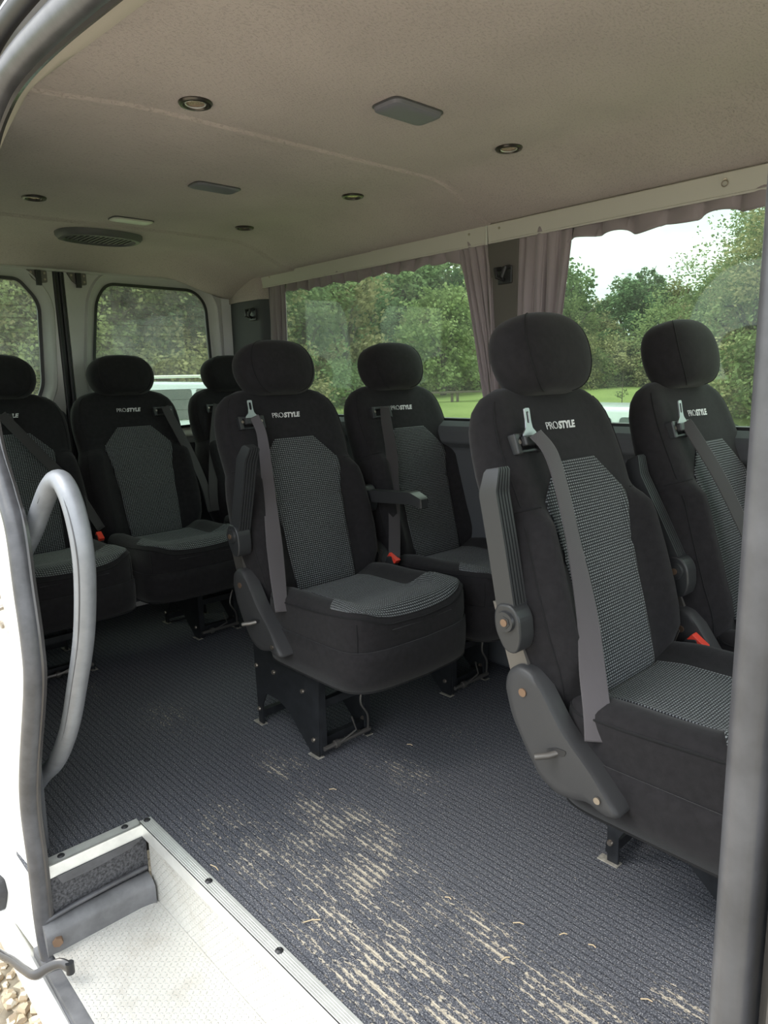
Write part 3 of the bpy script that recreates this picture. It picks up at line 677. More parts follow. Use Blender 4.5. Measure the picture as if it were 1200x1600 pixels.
# edge trim between seal and headliner; caught light put into its paler colour
A = [p for p in SC if p.z > 1.42]
rs = []
tabw = [(-1.78, .010), (-1.66, .040), (-1.55, .075), (-1.40, .085), (-1.10, .110), (-.2, .12)]
for p in A:
    k = ss(1.44, 1.60, p.z); w_ = interp(tabw, p.x) * (.15 + .85 * k)
    a = p + Vector((.012 * (1 - k), .012, -.004 * k))
    tgt = Vector((p.x, p.y + w_, min(1.672, p.z + .012 + w_ * .62)))
    inner = tgt if k > .5 else Vector((p.x + .03, p.y + w_, p.z))
    mid = (a + inner) / 2 + Vector((0, .004, -.006)); rs.append([a, mid, inner, inner + Vector((0, .01, .03)), a + Vector((0, .0, .04))])
et = MB().rings(rs).build('header_edge_trim', M['headliner_lit'] if 'headliner_lit' in M else M['headliner'], None); tag(et, 'cloth-covered edge trim between the door seal and the headliner, coloured pale as if catching light', 'edge trim')
# white door jamb and lower body outside the seal
js = []
for p in [q for q in SC if q.x < -1.5 and -.235 < q.z < 1.60]:
    js.append([p + Vector((.004, -.006, 0)), p + Vector((-.03, -.010, 0)), p + Vector((-.10, -.014, 0)), p + Vector((-.20, -.020, 0)), p + Vector((-.27, -.035, 0)), p + Vector((-.30, -.07, 0)), p + Vector((-1.0, -.08, 0)), p + Vector((-1.0, -.04, 0)), p + Vector((-.2, .0, 0)), p + Vector((-.02, .01, 0))])
jamb = MB().rings(js).build('trim_9', M['white'], kind='structure')
sl = [(x, [(y, z) for y, z in ((.352, -.225), (.335, -.235), (.322, -.255), (.326, -.285), (.345, -.30), (.39, -.30), (.39, -.28), (.385, -.262))]) for x in (-2.6, -1.66, -1.60, -1.0, -.10)]
MB().rings([[(x, y, z) for y, z in pr] for x, pr in sl]).build('trim_10', M['white'], kind='structure')
# black side moulding on the white body at the left edge
o = bevel(MB().prism([(-.16, .035), (.050, .035), (.062, .0), (.045, -.055), (-.16, -.075)], 1, -.03, .0).build('side_moulding', M['plastic_rough'], None, smooth=False), .010, 3); o.location = (-1.905, .362, -.165)
tag(o, 'end of a black plastic side moulding on the white body at the left edge', 'moulding')
# striker plate
st = root('striker_plate', 'small steel striker plate with a loop on the white door jamb', 'striker', (-1.622, .385, .632))
bevel(MB().prism(roundpoly([(-.045, -.05), (.016, -.05), (.022, 0), (.016, .05), (-.045, .05)], .012), 1, -.006, 0).build('plate', M['alu'], st, smooth=False), .0015)
MB().tube([(-.045, -.006, -.004), (-.040, -.030, -.004), (-.010, -.034, .0), (.006, -.024, .006), (.006, -.004, .012)], .005, 8).build('loop', M['bolt'], st)
for z in (-.032, .034): MB().cyl((-.012, -.006, z), (-.012, -.010, z), .009, 12).build('screw', M['bolt'], st)
# lower roller arm of the sliding door
ar = root('door_roller_arm', 'dark painted roller arm of the sliding door reaching in over the sill', 'door arm', (-1.50, .375, -.153))
pth = catmull([(.020, .012, -.006), (.0, .0, .0), (-.020, -.022, -.010), (-.040, -.045, -.027), (-.090, -.055, -.040), (-.150, -.063, -.052), (-.213, -.075, -.067), (-.40, -.11, -.10), (-.6, -.15, -.12)], 6)
MB().tube(pth, [.0125] * len(pth), 10, flat=.7).build('arm', M['rubber_shiny'], ar)
MB().cyl((.020, .012, -.018), (.020, .012, .008), .009, 14).build('roller', M['steel'], ar)

# --- front edge of the opening (B pillar) at the right of the picture
def strip(poly, z0, z1): return MB().prism(poly, 2, z0, z1)
bp = strip(roundpoly([(-.128, .352), (-.124, .340), (-.114, .335), (-.106, .341), (-.106, .366), (-.114, .372), (-.125, .366)], .006, 4), -.25, 1.62).build('pillar_seal', M['grab2'] if 'grab2' in M else M['rubber'], None)
tag(bp, 'grey rubber strip on the edge of the front door pillar at the right border', 'seal')
mb = MB(); mb.prism([(-.105, .358), (-.101, .358), (-.097, .342), (-.088, .338), (-.084, .356), (-.078, .356), (-.074, .336), (.9, .30), (.9, .36), (-.06, .42), (-.105, .385)], 2, -.45, 1.75)
mb.build('trim_11', M['rubber_shiny'], kind='structure')

# --- grab handle
gp = catmull([(-1.93, .440, -.03), (-1.875, .450, .055), (-1.800, .462, .135), (-1.70, .472, .215), (-1.585, .474, .34), (-1.500, .474, .47), (-1.425, .474, .60), (-1.385, .474, .72), (-1.380, .474, .80), (-1.405, .474, .873), (-1.445, .474, .913), (-1.482, .472, .916), (-1.520, .468, .893), (-1.56, .462, .852), (-1.60, .452, .80), (-1.66, .44, .74)], 6)
gh = MB().tube(gp, .0208, 18).build('grab_handle', M['grab'], None)
tag(gh, 'silver grey padded grab handle curving up beside the door seal on the left', 'grab handle')
sm = [p + Vector((.013, -.0162, .0)) for p in gp[:-14]]
MB().tube(sm, .0016, 6).build('moulding_seam', M['rubber'], gh)

# --- ceiling lamps
def spot(x, y, label, bright_ring):
    z = ceil_z(x, y); o = root('ceiling_spotlight', label, 'spotlight', (x, y, z), 'recessed spotlights in the headliner')
    def lathe(prof, n=28): return [[(r * math.cos(2 * PI * k / n), r * math.sin(2 * PI * k / n), h) for k in range(n)] for r, h in prof]
    MB().rings(lathe([(.036, .002), (.037, -.002), (.034, -.006), (.028, -.0065), (.0255, -.003), (.0245, .006)]), caps=False).build('ring', M['spotmetal'], o)
    MB().rings(lathe([(.0245, -.001), (.022, -.0045), (.020, -.003)]), caps=False).build('inner_ring', M['alu'] if bright_ring else M['rod'], o)  # flag only picks the lighter aluminium for the inner ring
    MB().rings(lathe([(.021, -.001), (.014, .003), (.006, .005), (.002, .005)])).build('reflector', M['spotglass'], o)
spot(-1.50, .853, 'bronze rimmed spotlight, large, nearest the door seal in the headliner', 1)
spot(-1.265, 1.653, 'bronze rimmed spotlight right of the large lamp, nearest the front window', 1)
spot(-1.884, 1.629, 'small spotlight above the rear window, second along that side', 0)
spot(-2.497, .825, 'pale spotlight at the far left of the headliner', 0)
spot(-2.50, 1.599, 'smallest spotlight, near the rear corner right of the round vent', 0)
def lamp(x, y, w_, l, label, m, d):
    o = root('ceiling_lamp', label, 'ceiling lamp', (x, y, ceil_z(x, y)))
    rs = []
    for k, z in ((1.0, .004), (1.0, -.004), (.95, -d * .8), (.82, -d), (.5, -d * 1.05)):
        rs.append([(p[0], p[1], z) for p in roundpoly([(-w_ / 2 * k, -l / 2 * (k + 1) / 2), (w_ / 2 * k, -l / 2 * (k + 1) / 2), (w_ / 2 * k, l / 2 * (k + 1) / 2), (-w_ / 2 * k, l / 2 * (k + 1) / 2)], .022 * k, 5)])
    MB().rings(rs).build('lens', m, o)
    MB().rings([[(p[0] * k, p[1] * k, z) for p in roundpoly([(-w_ / 2, -l / 2), (w_ / 2, -l / 2), (w_ / 2, l / 2), (-w_ / 2, l / 2)], .022, 5)] for k, z in ((1.02, .003), (1.05, -.003), (1.0, -.004))], caps=False).build('base_rim', M['vent'], o)
lamp(-1.236, 1.243, .085, .155, 'grey-blue oblong ceiling lamp near the middle of the headliner', M['lens'], .014)
lamp(-2.058, 1.217, .075, .150, 'slim grey oblong ceiling lamp in the second headliner panel', M['lens'], .008)
lamp(-2.626, 1.199, .07, .150, 'pale flat oblong ceiling lamp just in front of the round vent', M['lens_white'], .008)
vt = root('roof_vent', 'large oval grey roof vent with slatted grille near the rear doors', 'vent', (-2.905, 1.19, ceil_z(-2.905, 1.19)))
ov = [(.105 * math.copysign(abs(math.cos(a)) ** .8, math.cos(a)), .155 * math.copysign(abs(math.sin(a)) ** .8, math.sin(a))) for a in [2 * PI * k / 40 for k in range(40)]]
MB().rings([[(p[0] * k, p[1] * k, z) for p in ov] for k, z in ((1.06, .006), (1.05, -.012), (.98, -.024), (.88, -.026), (.84, -.018), (.82, -.006))], caps=False).build('vent_ring', M['vent'], vt)
MB().rings([[(p[0] * k, p[1] * k, z) for p in ov] for k, z in ((.84, -.010), (.80, -.012))]).build('vent_plate', M['lens'], vt)
mbv = MB()
for k in range(-6, 7):
    y = k * .019; h = .080 * math.sqrt(max(0, 1 - (y / .14) ** 2)); mbv.box((-h, y, -.020), (h, y + .006, -.011))
sv = mbv.build('grille', M['vent'], vt, smooth=False)
# ================================================================== THE SEATS
TH = math.radians(17.3); AX = Vector((-math.sin(TH), 0, math.cos(TH))); NX = Vector((math.cos(TH), 0, math.sin(TH))); B0 = Vector((0, 0, .443))
def bk(y, s, n): p = B0 + AX * s + NX * n; return Vector((p.x, y, p.z))
WT = [(-.04, .195), (0, .228), (.06, .246), (.14, .257), (.24, .257), (.32, .252), (.37, .243), (.39, .236), (.42, .238), (.48, .243), (.54, .241), (.58, .232), (.61, .216), (.635, .188), (.652, .140)]
def wd(s): return interp(WT, s)
def thk(s): return math.sqrt(max(.03, 1 - (max(0, s - .56) / .096) ** 2)) if s > .56 else (math.sqrt(max(.1, 1 - (max(0, .02 - s) / .07) ** 2)))
def nfront(y, s):
    w_ = wd(s); q = min(1, abs(y) / w_)
    lo = 1 - ss(.34, .41, s)
    bol = (.056 * lo * ss(-.03, .08, s) + .008 * (1 - lo)) * math.exp(-((q - .82) / .17) ** 2)
    base = .058 + .006 * math.sin(PI * s / .5) - .014 * ss(.40, .62, s)
    crease = -.004 * math.exp(-((s - .275) / .008) ** 2) * (1 if q < .65 else 0)
    ed = (1 - q ** 6) ** .42 if q < 1 else 0
    return .016 + (base + bol) * ed * thk(s) + crease
def nback(y, s):
    q = min(1, abs(y) / wd(s)); return .016 - (.056 - .008 * ss(.35, .6, s)) * ((1 - q ** 5) ** .42 if q < 1 else 0) * thk(s)
def backrest_mesh():
    S = [-.045, -.03, -.01, .02, .06, .10, .15, .20, .245, .262, .268, .275, .282, .29, .32, .35, .37, .385, .395, .41, .44, .48, .52, .55, .575, .595, .61, .625, .636, .645, .652]
    Q = [math.sin(t * PI / 2) for t in [-1 + 2 * k / 28 for k in range(29)]]
    rs = []
    for s in S:
        w_ = wd(s); rs.append([bk(w_ * q, s, nfront(w_ * q, s)) for q in Q] + [bk(w_ * q, s, nback(w_ * q, s)) for q in reversed(Q[1:-1])])
    return MB().rings(rs)
def patch(fun, hw, v0, v1, nu, nv, name, m, parent, thick=.003):
    """grid patch: fun(u_metres, v) -> point; hw(v) -> (left, right) in metres; UV in metres"""
    V = []; UV = []; F = []
    for j in range(nv + 1):
        v = v0 + (v1 - v0) * j / nv; a, b = hw(v)
        for i in range(nu + 1):
            u = a + (b - a) * i / nu; V.append(fun(u, v)); UV.append((u, v))
    for j in range(nv):
        for i in range(nu): F.append((j * (nu + 1) + i, j * (nu + 1) + i + 1, (j + 1) * (nu + 1) + i + 1, (j + 1) * (nu + 1) + i))
    me = bpy.data.meshes.new(name); me.from_pydata([tuple(v) for v in V], [], F); me.update()
    ul = me.uv_layers.new(name='UVMap')
    for l in me.loops: ul.data[l.index].uv = UV[l.vertex_index]
    o = link(name, me, m, parent); s = solid(o, thick, 0); return o
IW = [(-.02, .116), (.20, .126), (.30, .134), (.375, .150), (.388, .151), (.40, .147), (.470, .082), (.478, .074)]
# cushion
CX0, CX1, CW = .045, .475, .235
def cush_out(th):
    c, s_ = math.cos(th), math.sin(th); e = 2 / 7.0
    x = math.copysign(abs(c) ** e, c); y = math.copysign(abs(s_) ** e, s_)
    X = (CX0 + CX1) / 2 + x * (CX1 - CX0) / 2; Y = y * CW
    if c > 0: X += .028 * (1 - y * y) * (abs(x) ** 3)
    return X, Y
def cush_z(x, y):
    q = abs(y) / CW; f = (x - CX0) / (CX1 - CX0)
    z = .468 + .022 * ss(.55, .9, f) - .012 * ss(.25, .0, f)
    z += .034 * math.exp(-((q - .80) / .19) ** 2) * (1 - .75 * ss(.62, .95, f))
    z -= .030 * ss(.90, 1.07, f) ** 2
    return z
TH_N = 72
THS = [2 * PI * k / TH_N for k in range(TH_N)]
def ring_c(r, zf, inset=0):
    out = []
    cx = (CX0 + CX1) / 2
    for t in THS:
        X, Y = cush_out(t); x = cx + (X - cx) * r; y = Y * r; out.append((x, y, zf(x, y) if callable(zf) else zf))
    return out
def cushion_mesh():
    rs = [ring_c(.97, .372), ring_c(1.0, .376), ring_c(1.0, .384), ring_c(1.006, .415), ring_c(1.004, .440)]
    rs.append(ring_c(1.000, lambda x, y: cush_z(x, y) - .022)); rs.append(ring_c(.992, lambda x, y: cush_z(x, y) - .010)); rs.append(ring_c(.975, lambda x, y: cush_z(x, y) - .002))
    for r in (.95, .92, .88, .83, .77, .70, .62, .52, .40, .25, .1): rs.append(ring_c(r, cush_z))
    return MB().rings(rs)
def text_mesh(body, size, offset, shear):
    cu = bpy.data.curves.new('t', 'FONT'); cu.body = body; cu.size = size; cu.offset = offset; cu.shear = shear; cu.extrude = .0006; cu.space_character = .92 if offset <= 0 else 1.02
    ob = bpy.data.objects.new('t', cu); COL.objects.link(ob); bpy.context.view_layer.update()
    me = bpy.data.meshes.new_from_object(ob.evaluated_get(bpy.context.evaluated_depsgraph_get())); 
    bpy.data.objects.remove(ob); xs_ = [v.co.x for v in me.vertices]; return me, min(xs_), max(xs_)
me1, a1, b1 = text_mesh('PRO', .0245, -.0004, .08)
me2, a2, b2 = text_mesh('STYLE', .0225, .0009, .32)
bm = bmesh.new(); bm.from_mesh(me1); bm.verts.ensure_lookup_table()
nv1 = len(bm.verts); bm.from_mesh(me2); bm.verts.ensure_lookup_table()
for v in bm.verts[nv1:]: v.co.x += (b1 - a1) + .0015 - a2
for v in bm.verts[:nv1]: v.co.x -= a1
tot = max(v.co.x for v in bm.verts)
LOGO = []
yb = Vector((0, 1, 0))
for v in bm.verts:
    y = (v.co.x - tot / 2) - .002; s = .548 + v.co.y; LOGO.append(bk(y, s, nfront(y, s) + .0012 + v.co.z))
for v, p in zip(bm.verts, LOGO): v.co = p
logo_me = bpy.data.meshes.new('embroidered_wordmark'); bm.to_mesh(logo_me); bm.free(); logo_me.materials.append(M['thread'])

HC = bk(0, .711, .048); HA = (AX * .93 + Vector((0, 0, .14))).normalized(); HN = Vector((HA.z, 0, -HA.x))
def head_pt(ph, a, k=1.0):
    H, W_, D_ = .087, .148, .076
    c = abs(math.cos(ph)) ** (.60 if ph > 0 else .46); s_ = math.copysign(abs(math.sin(ph)) ** .85, math.sin(ph)); ca, sa = math.cos(a), math.sin(a)
    yy = math.copysign(abs(ca) ** .78, ca) * W_ * c; dd = math.copysign(abs(sa) ** .80, sa) * D_ * (c ** .9)
    yy *= 1 - .07 * ss(.1, -1, s_)                       # a little narrower at the bottom
    if dd < 0: dd *= .75                                  # flatter at the back
    p = HC + HA * (s_ * H * k + .004 * math.cos(2.2 * yy / W_)) + HN * dd * k
    return Vector((p.x, yy * k, p.z))
HM = MB().rings([[head_pt(-PI / 2 * .995 + PI * .995 * i / 24, 2 * PI * k / 44) for k in range(44)] for i in range(25)])

COVER = [(-.046, .500), (-.040, .532), (-.012, .552), (.018, .546), (.040, .520), (.085, .455), (.120, .420), (.165, .385), (.205, .345), (.213, .328), (.190, .322), (.150, .330), (.115, .318), (.080, .315), (.040, .335), (.005, .385), (-.030, .445)]
PLATE = [(-.072, 0), (-.046, 0), (-.046, .070), (-.020, .118), (.050, .118), (.100, .100), (.215, 0), (.250, 0), (.262, .235), (.262, .350), (-.082, .350)]

def make_seat(name, label, X, Y, ped_dy=0, ped_dx=0, arm=None, belt=None, buckle=None, cover=True, detail=1, group='passenger seats bolted to the van floor'):
    r = root(name, label, 'van seat', (X, Y, 0), group)
    # pedestal
    for sgn in (-1, 1):
        y = ped_dy + sgn * .097
        mbp = MB().prism([(p[0] + ped_dx, p[1]) for p in PLATE], 1, y - .003, y + .003)
        mbp.box((ped_dx + .252, min(y, y - sgn * .022), .01), (ped_dx + .258, max(y, y - sgn * .022), .345))
        pl = mbp.build('side_plate', M['steel'], r, smooth=False)
        for bx, bz in ((-.068, .30), (-.068, .200), (.030, .205), (.180, .19), (.225, .05), (-.066, .05), (.200, .28)):
            MB().cyl((bx + ped_dx, y - .003, bz), (bx + ped_dx, y - .008, bz), .0075, 10, .006).build('bolt', M['bolt'], pl)
        for fx_ in (-.067, .232):
            bevel(MB().box((fx_ + ped_dx - .026, y - .012, .0), (fx_ + ped_dx + .024, y + .012, .003)).build('floor_anchor', M['anchor'], r, smooth=False), .001)
    for bx, bz in ((-.07, .03), (.225, .035), (.235, .16), (0.0, .33)):
        MB().box((ped_dx + bx - .010, ped_dy - .095, bz - .012), (ped_dx + bx + .010, ped_dy + .095, bz + .012)).build('cross_bar', M['steel'], r, smooth=False)
    MB().box((max(-.05, ped_dx - .11), -.12, .345), (min(.40, ped_dx + .33), .12, .374)).build('seat_rails', M['steel'], r, smooth=False)
    lk = MB()
    lk.tube(catmull([(ped_dx + .262, ped_dy + .070, .19), (ped_dx + .268, ped_dy + .050, .135), (ped_dx + .270, ped_dy + .075, .085), (ped_dx + .262, ped_dy + .082, .03)], 5), .0035, 6)
    lk.tube([(ped_dx + .270, ped_dy + .012, .10), (ped_dx + .268, ped_dy + .030, .05), (ped_dx + .266, ped_dy - .045, .028)], .0030, 6)
    lk.tube([(ped_dx + .262, ped_dy - .09, .030), (ped_dx + .262, ped_dy + .09, .030)], .007, 8)
    lk.cyl((ped_dx + .262, ped_dy - .05, .030), (ped_dx + .262, ped_dy - .035, .030), .012, 10)
    lk.build('release_linkage', M['rod'], r)
    # cushion
    cu = cushion_mesh().build('cushion', M['fabric'], r, deg=60)
    def chw(x):
        f = ss(.300, .372, x); w_ = .122 + .102 * f; return (-w_, w_)
    def cfun(y, x):
        X = x + .028 * (1 - (y / CW) ** 2) * ss(.36, .462, x); cx = (CX0 + CX1) / 2
        a_ = (CX1 - CX0) / 2 + .028 * (1 - (y / CW) ** 2) * ss(.36, .462, x)
        R_ = ((abs(X - cx) / a_) ** 7 + (abs(y) / CW) ** 7) ** (1 / 7)
        if R_ > .955 and X > cx: k_ = .955 / R_; X = cx + (X - cx) * k_; y = y * k_
        return (X, y, cush_z(X, y) + .0022)
    patch(cfun, chw, .075, .470, 36, 50, 'cushion_insert', M['insert'], cu)
    # piping round the top edge of the front and sides, and stitched seam on the flank
    def run(rr_, zf, t0=-.80, t1=.80, n=60):
        out = []
        for k in range(n + 1):
            t = PI * (t0 + (t1 - t0) * k / n); Xc, Yc = cush_out(t); cx = (CX0 + CX1) / 2; x = cx + (Xc - cx) * rr_; y = Yc * rr_
            out.append((x, y, zf(x, y) if callable(zf) else zf))
        return out
    MB().tube(run(.990, lambda x, y: cush_z(x, y) - .009), .0026, 6).build('top_piping', M['piping'], cu)
    # vertical corner seams
    for t in (-.245, .245):
        Xc, Yc = cush_out(PI * t); MB().tube([(Xc + .001, Yc, .385), (Xc + .003, Yc * 1.003, .43), (Xc, Yc, .470)], .0018, 6).build('corner_seam', M['piping'], cu)
    # skirt
    sk = []
    for z, rr_ in ((.392, 1.006), (.360, 1.012), (.320, 1.010), (.280, .995)):
        sk.append(run(rr_, z, -.86, .86))
    sko = MB().rings(sk, close=False, caps=False).build('skirt', M['fabric'], r); solid(sko, .004, 1)
    MB().tube(run(1.000, .280, -.86, .86), .0042, 6).build('hem', M['piping'], sko)
    MB().tube(run(1.012, .389, -.86, .86), .0028, 6).build('skirt_seam', M['piping'], sko)
    # backrest
    b = backrest_mesh().build('backrest', M['fabric'], r, deg=60)
    def bfun(y, s): return bk(y, s, nfront(y, s) + .0018)
    patch(bfun, lambda s: (-interp(IW, s), interp(IW, s)), -.015, .478, 24, 64, 'backrest_insert', M['insert'], b)
    o = bpy.data.objects.new('embroidered_wordmark', logo_me); COL.objects.link(o); o.parent = b; o['label'] = 'silver embroidered lettering on the upper backrest'
    # seams: outline of the side panel, and the break between bolster and shoulder
    for sg in (-1, 1):
        sm_ = MB()
        sm_.tube([bk(sg * wd(s) * .90, s, nfront(sg * wd(s) * .90, s) + .0004) for s in [.40 + .22 * k / 16 for k in range(17)]], .0014, 5)
        sm_.tube([bk(sg * wd(s) * .93, s, nfront(sg * wd(s) * .93, s) + .0004) for s in [.02 + .34 * k / 20 for k in range(21)]], .0014, 5)
        sm_.tube([bk(sg * wd(.392) * q, .392 - .0 * q, nfront(sg * wd(.392) * q, .392) + .0004) for q in (.74, .8, .86, .92, .96, .985)], .0016, 5)
        sm_.build('stitched_seam', M['piping'], b)
    # hard back shell
    rs = []
    for s in (-.05, .0, .1, .2, .3, .4, .5, .57):
        w_ = wd(s) * .93; rs.append([bk(w_ * q, s, .016 - .060 * (1 - abs(q) ** 4) ** .5 * (thk(s) if s > .5 else 1) - .004 + (-.002)) for q in (-1, -.97, -.9, -.75, -.4, 0, .4, .75, .9, .97, 1)])
    so = MB().rings(rs, close=False, caps=False).build('back_shell', M['plastic_rough'], r); solid(so, .006, -1)
    # headrest
    h = MB().add(HM.v, HM.f).build('headrest', M['fabric'], r, deg=80)
    for a_ in (.24 * PI, .76 * PI):
        MB().tube([head_pt(-PI / 2 + PI * (.07 + .86 * k / 30), a_, 1.004) for k in range(31)], .0013, 5).build('headrest_seam', M['piping'], h)
    for q in (-.06, .06): MB().cyl(bk(q, .60, .012), bk(q, .70, .022), .007, 10).build('headrest_post', M['rod'], h)
    # recliner cover(s)
    if cover:
        yc = -.252
        poly = roundpoly(COVER, .012, 3)
        n_ = len(poly); cc = (sum(p[0] for p in poly) / n_, sum(p[1] for p in poly) / n_)
        def sc(k): return [(cc[0] + (p[0] - cc[0]) * k, cc[1] + (p[1] - cc[1]) * k) for p in poly]
        rs = []
        for k, y in ((1.0, .018), (1.0, -.012), (.975, -.021), (.93, -.025), (.80, -.0255)):
            rs.append([(p[0], yc + y - (.010 * ss(.12, .20, p[0]) * (1 if y < -.01 else 0)), p[1]) for p in sc(k)])
        cv = MB().rings(rs).build('recliner_cover', M['plastic_rough'], r, deg=50)
        MB().cyl((0.002, yc - .0245, .500), (0.002, yc - .0285, .500), .0085, 12).build('bolt', M['rust'], cv)
        MB().cyl((.172, yc - .0345, .352), (.172, yc - .038, .352), .0065, 12).build('screw', M['bolt'], cv)
        MB().prism(roundpoly([(.062, .392), (.098, .404), (.102, .416), (.080, .415), (.058, .405)], .006), 1, yc - .0275, yc - .022).build('lever_slot', M['rubber_black'], cv)
        MB().tube([(.085, yc - .015, .405), (.070, yc - .040, .400), (.052, yc - .056, .397)], .0062, 10).build('recline_lever', M['rod'], cv)
        # metal hinge under the cover
        MB().box((-.02, yc + .01, .42), (.04, yc + .035, .49)).build('hinge_bracket', M['steel'], r, smooth=False)
        mb_ = MB(); mb_.prism([(-.032, .50), (.02, .50), (-.045, .66), (-.085, .66)], 1, yc - .008, yc + .010); mb_.build('back_bracket', M['rod'], r, smooth=False)
    # armrest
    if arm:
        side, px, pz, ang, ln = arm
        ya = side * .272
        d = Vector((math.cos(ang), 0, math.sin(ang))); e = Vector((d.z, 0, -d.x))      # e points to the armrest's upper face side
        P0 = Vector((px, ya, pz))
        hb = [];
        prof = [(-.022, -.021), (.022, -.021), (.022, .017)] + [(x, .017 + (.0 if i % 2 else .004)) for i, x in enumerate((.018, .018, .010, .010, .002, .002, -.006, -.006, -.014, -.014))] + [(-.022, .017)]
        prof = [(-.022, -.020), (.022, -.020)]
        # rib ridges on the upper face, running lengthwise
        tops = []
        for i in range(5):
            x0 = .022 - i * .0088; tops += [(x0, .019), (x0 - .0058, .019), (x0 - .0062, .0145), (x0 - .0086, .0145)]
        tops[-2:] = []
        prof = prof + tops + []
        secs = [(.01, 1.0, 0), (.06, 1.0, 0), (ln * .5, 1.0, .0), (ln - .045, 1.0, .002), (ln - .036, 1.0, .001), (ln, .86, -.012), (ln + .006, .70, -.014)]
        for t, k, dy in secs:
            hb.append([P0 + d * t + Vector((0, 1, 0)) * (q[0] * k) + e * ((q[1]) * k - dy) for q in prof])
        hb = hb
        ar_ = MB().rings(hb).build('armrest', M['plastic'], r, deg=30)
        if side < 0: ar_['label'] = 'ribbed black folding armrest'
        # pivot housing
        out = roundpoly([(-.030, .012), (-.022, .035), (.012, .038), (.030, .015), (.034, -.030), (.024, -.058), (-.004, -.056), (-.026, -.02)], .014, 4)
        hz = MB().prism([(P0.x + p[0], P0.z + p[1]) for p in out], 1, ya - .026, ya + .020)
        ho = bevel(hz.build('pivot_housing', M['plastic'], ar_, smooth=False), .004, 3, 50)
        MB().cyl((P0.x, ya - .026, P0.z + .004), (P0.x, ya - .033, P0.z + .004), .021, 24, .0195).cyl((P0.x + .002, ya - .032, P0.z + .004), (P0.x + .002, ya - .0345, P0.z + .004), .012, 6).build('pivot_cap', M['plastic'], ar_)
        MB().cyl((P0.x + .002, ya - .0335, P0.z + .004), (P0.x + .002, ya - .037, P0.z + .004), .0075, 12).build('pivot_bolt', M['rust'], ar_)
    # belt: list of (point, width vector angle) from the guide down; each point (x, y, z, half width, yaw)
    if belt:
        pts, dark, tongue = belt
        P = catmull([Vector(p[:3]) for p in pts], 8)
        n_ = len(P); m_ = len(pts)
        rs = []
        for i, p in enumerate(P):
            t = i / (n_ - 1) * (m_ - 1); k = min(int(t), m_ - 2); f = t - k
            hw_ = pts[k][3] * (1 - f) + pts[k + 1][3] * f; an = pts[k][4] * (1 - f) + pts[k + 1][4] * f
            dr = (P[min(i + 1, n_ - 1)] - P[max(i - 1, 0)]).normalized()
            wv = Vector((math.sin(an), math.cos(an), 0)); wv = (wv - dr * wv.dot(dr)).normalized(); nn = dr.cross(wv)
            rs.append([p + wv * hw_ * q + nn * (.0007 * (1 - q * q)) for q in (-1, -.92, -.85, -.3, .3, .85, .92, 1)])
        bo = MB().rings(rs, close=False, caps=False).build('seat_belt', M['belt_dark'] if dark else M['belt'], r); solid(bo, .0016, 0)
        g = Vector(pts[0][:3]); sgn = 1 if g.y > 0 else -1
        # guide bracket on the shoulder of the backrest
        gs = (g - Vector((0, g.y, .45))).dot(AX); 
        def gp_(y, s, n): return bk(g.y + y, gs + s, n)
        n0 = nfront(g.y, gs)
        mg = MB()
        def gbox(y0_, y1_, s0_, s1_, n0_, n1_):
            c_ = [gp_(y, s, n) for n in (n0_, n1_) for s in (s0_, s1_) for y in (y0_, y1_)]
            mg.add([c_[0], c_[1], c_[3], c_[2], c_[4], c_[5], c_[7], c_[6]], [(0, 3, 2, 1), (4, 5, 6, 7), (0, 1, 5, 4), (1, 2, 6, 5), (2, 3, 7, 6), (3, 0, 4, 7)])
        gbox(-.046, -.031, -.028, .014, n0 - .004, n0 + .016); gbox(.031, .046, -.028, .014, n0 - .004, n0 + .016)
        gbox(-.038, .038, .004, .014, n0 - .004, n0 + .014); gbox(-.038, .038, -.026, -.018, n0 - .004, n0 + .008); gbox(-.040, .040, -.024, .012, n0 - .006, n0 - .001)
        go = bevel(mg.build('belt_guide', M['plastic'], r, smooth=False), .0025, 2)
        for q in (-.034, .034): MB().cyl(gp_(q, -.004, n0 + .013), gp_(q, -.004, n0 + .0165), .0045, 10).build('screw', M['bolt'], go)
        if tongue:
            # metal tongue standing up out of a black grip
            T = roundpoly([(-.024, -.012), (.024, -.012), (.022, .006), (.011, .016), (.0085, .030), (.0085, .056), (-.0085, .056), (-.0085, .030), (-.011, .016), (-.022, .006)], .004, 3)
            S_ = roundpoly([(-.004, .026), (.004, .026), (.004, .049), (-.004, .049)], .003, 3)
            bmT = bmesh.new()
            fr = [bmT.verts.new(gp_(p[0], p[1] + .005, n0 + .018 + p[1] * .12)) for p in T]; e1 = [bmT.edges.new((fr[i], fr[(i + 1) % len(fr)])) for i in range(len(fr))]
            sl_ = [bmT.verts.new(gp_(p[0], p[1] + .005, n0 + .018 + p[1] * .12)) for p in S_]; e2 = [bmT.edges.new((sl_[i], sl_[(i + 1) % len(sl_)])) for i in range(len(sl_))]
            bmesh.ops.triangle_fill(bmT, edges=e1 + e2, use_beauty=True)
            me_ = bpy.data.meshes.new('buckle_tongue'); bmT.to_mesh(me_); bmT.free(); to = link('buckle_tongue', me_, M['chrome'], r, smooth=False); solid(to, .0028, 0)
            gb = MB(); c_ = [gp_(y, s, n) for n in (n0 + .012, n0 + .026) for s in (-.014, .006) for y in (-.028, .028)]
            gb.add([c_[0], c_[1], c_[3], c_[2], c_[4], c_[5], c_[7], c_[6]], [(0, 3, 2, 1), (4, 5, 6, 7), (0, 1, 5, 4), (1, 2, 6, 5), (2, 3, 7, 6), (3, 0, 4, 7)])
            bevel(gb.build('tongue_grip', M['plastic'], to, smooth=False), .003, 2)
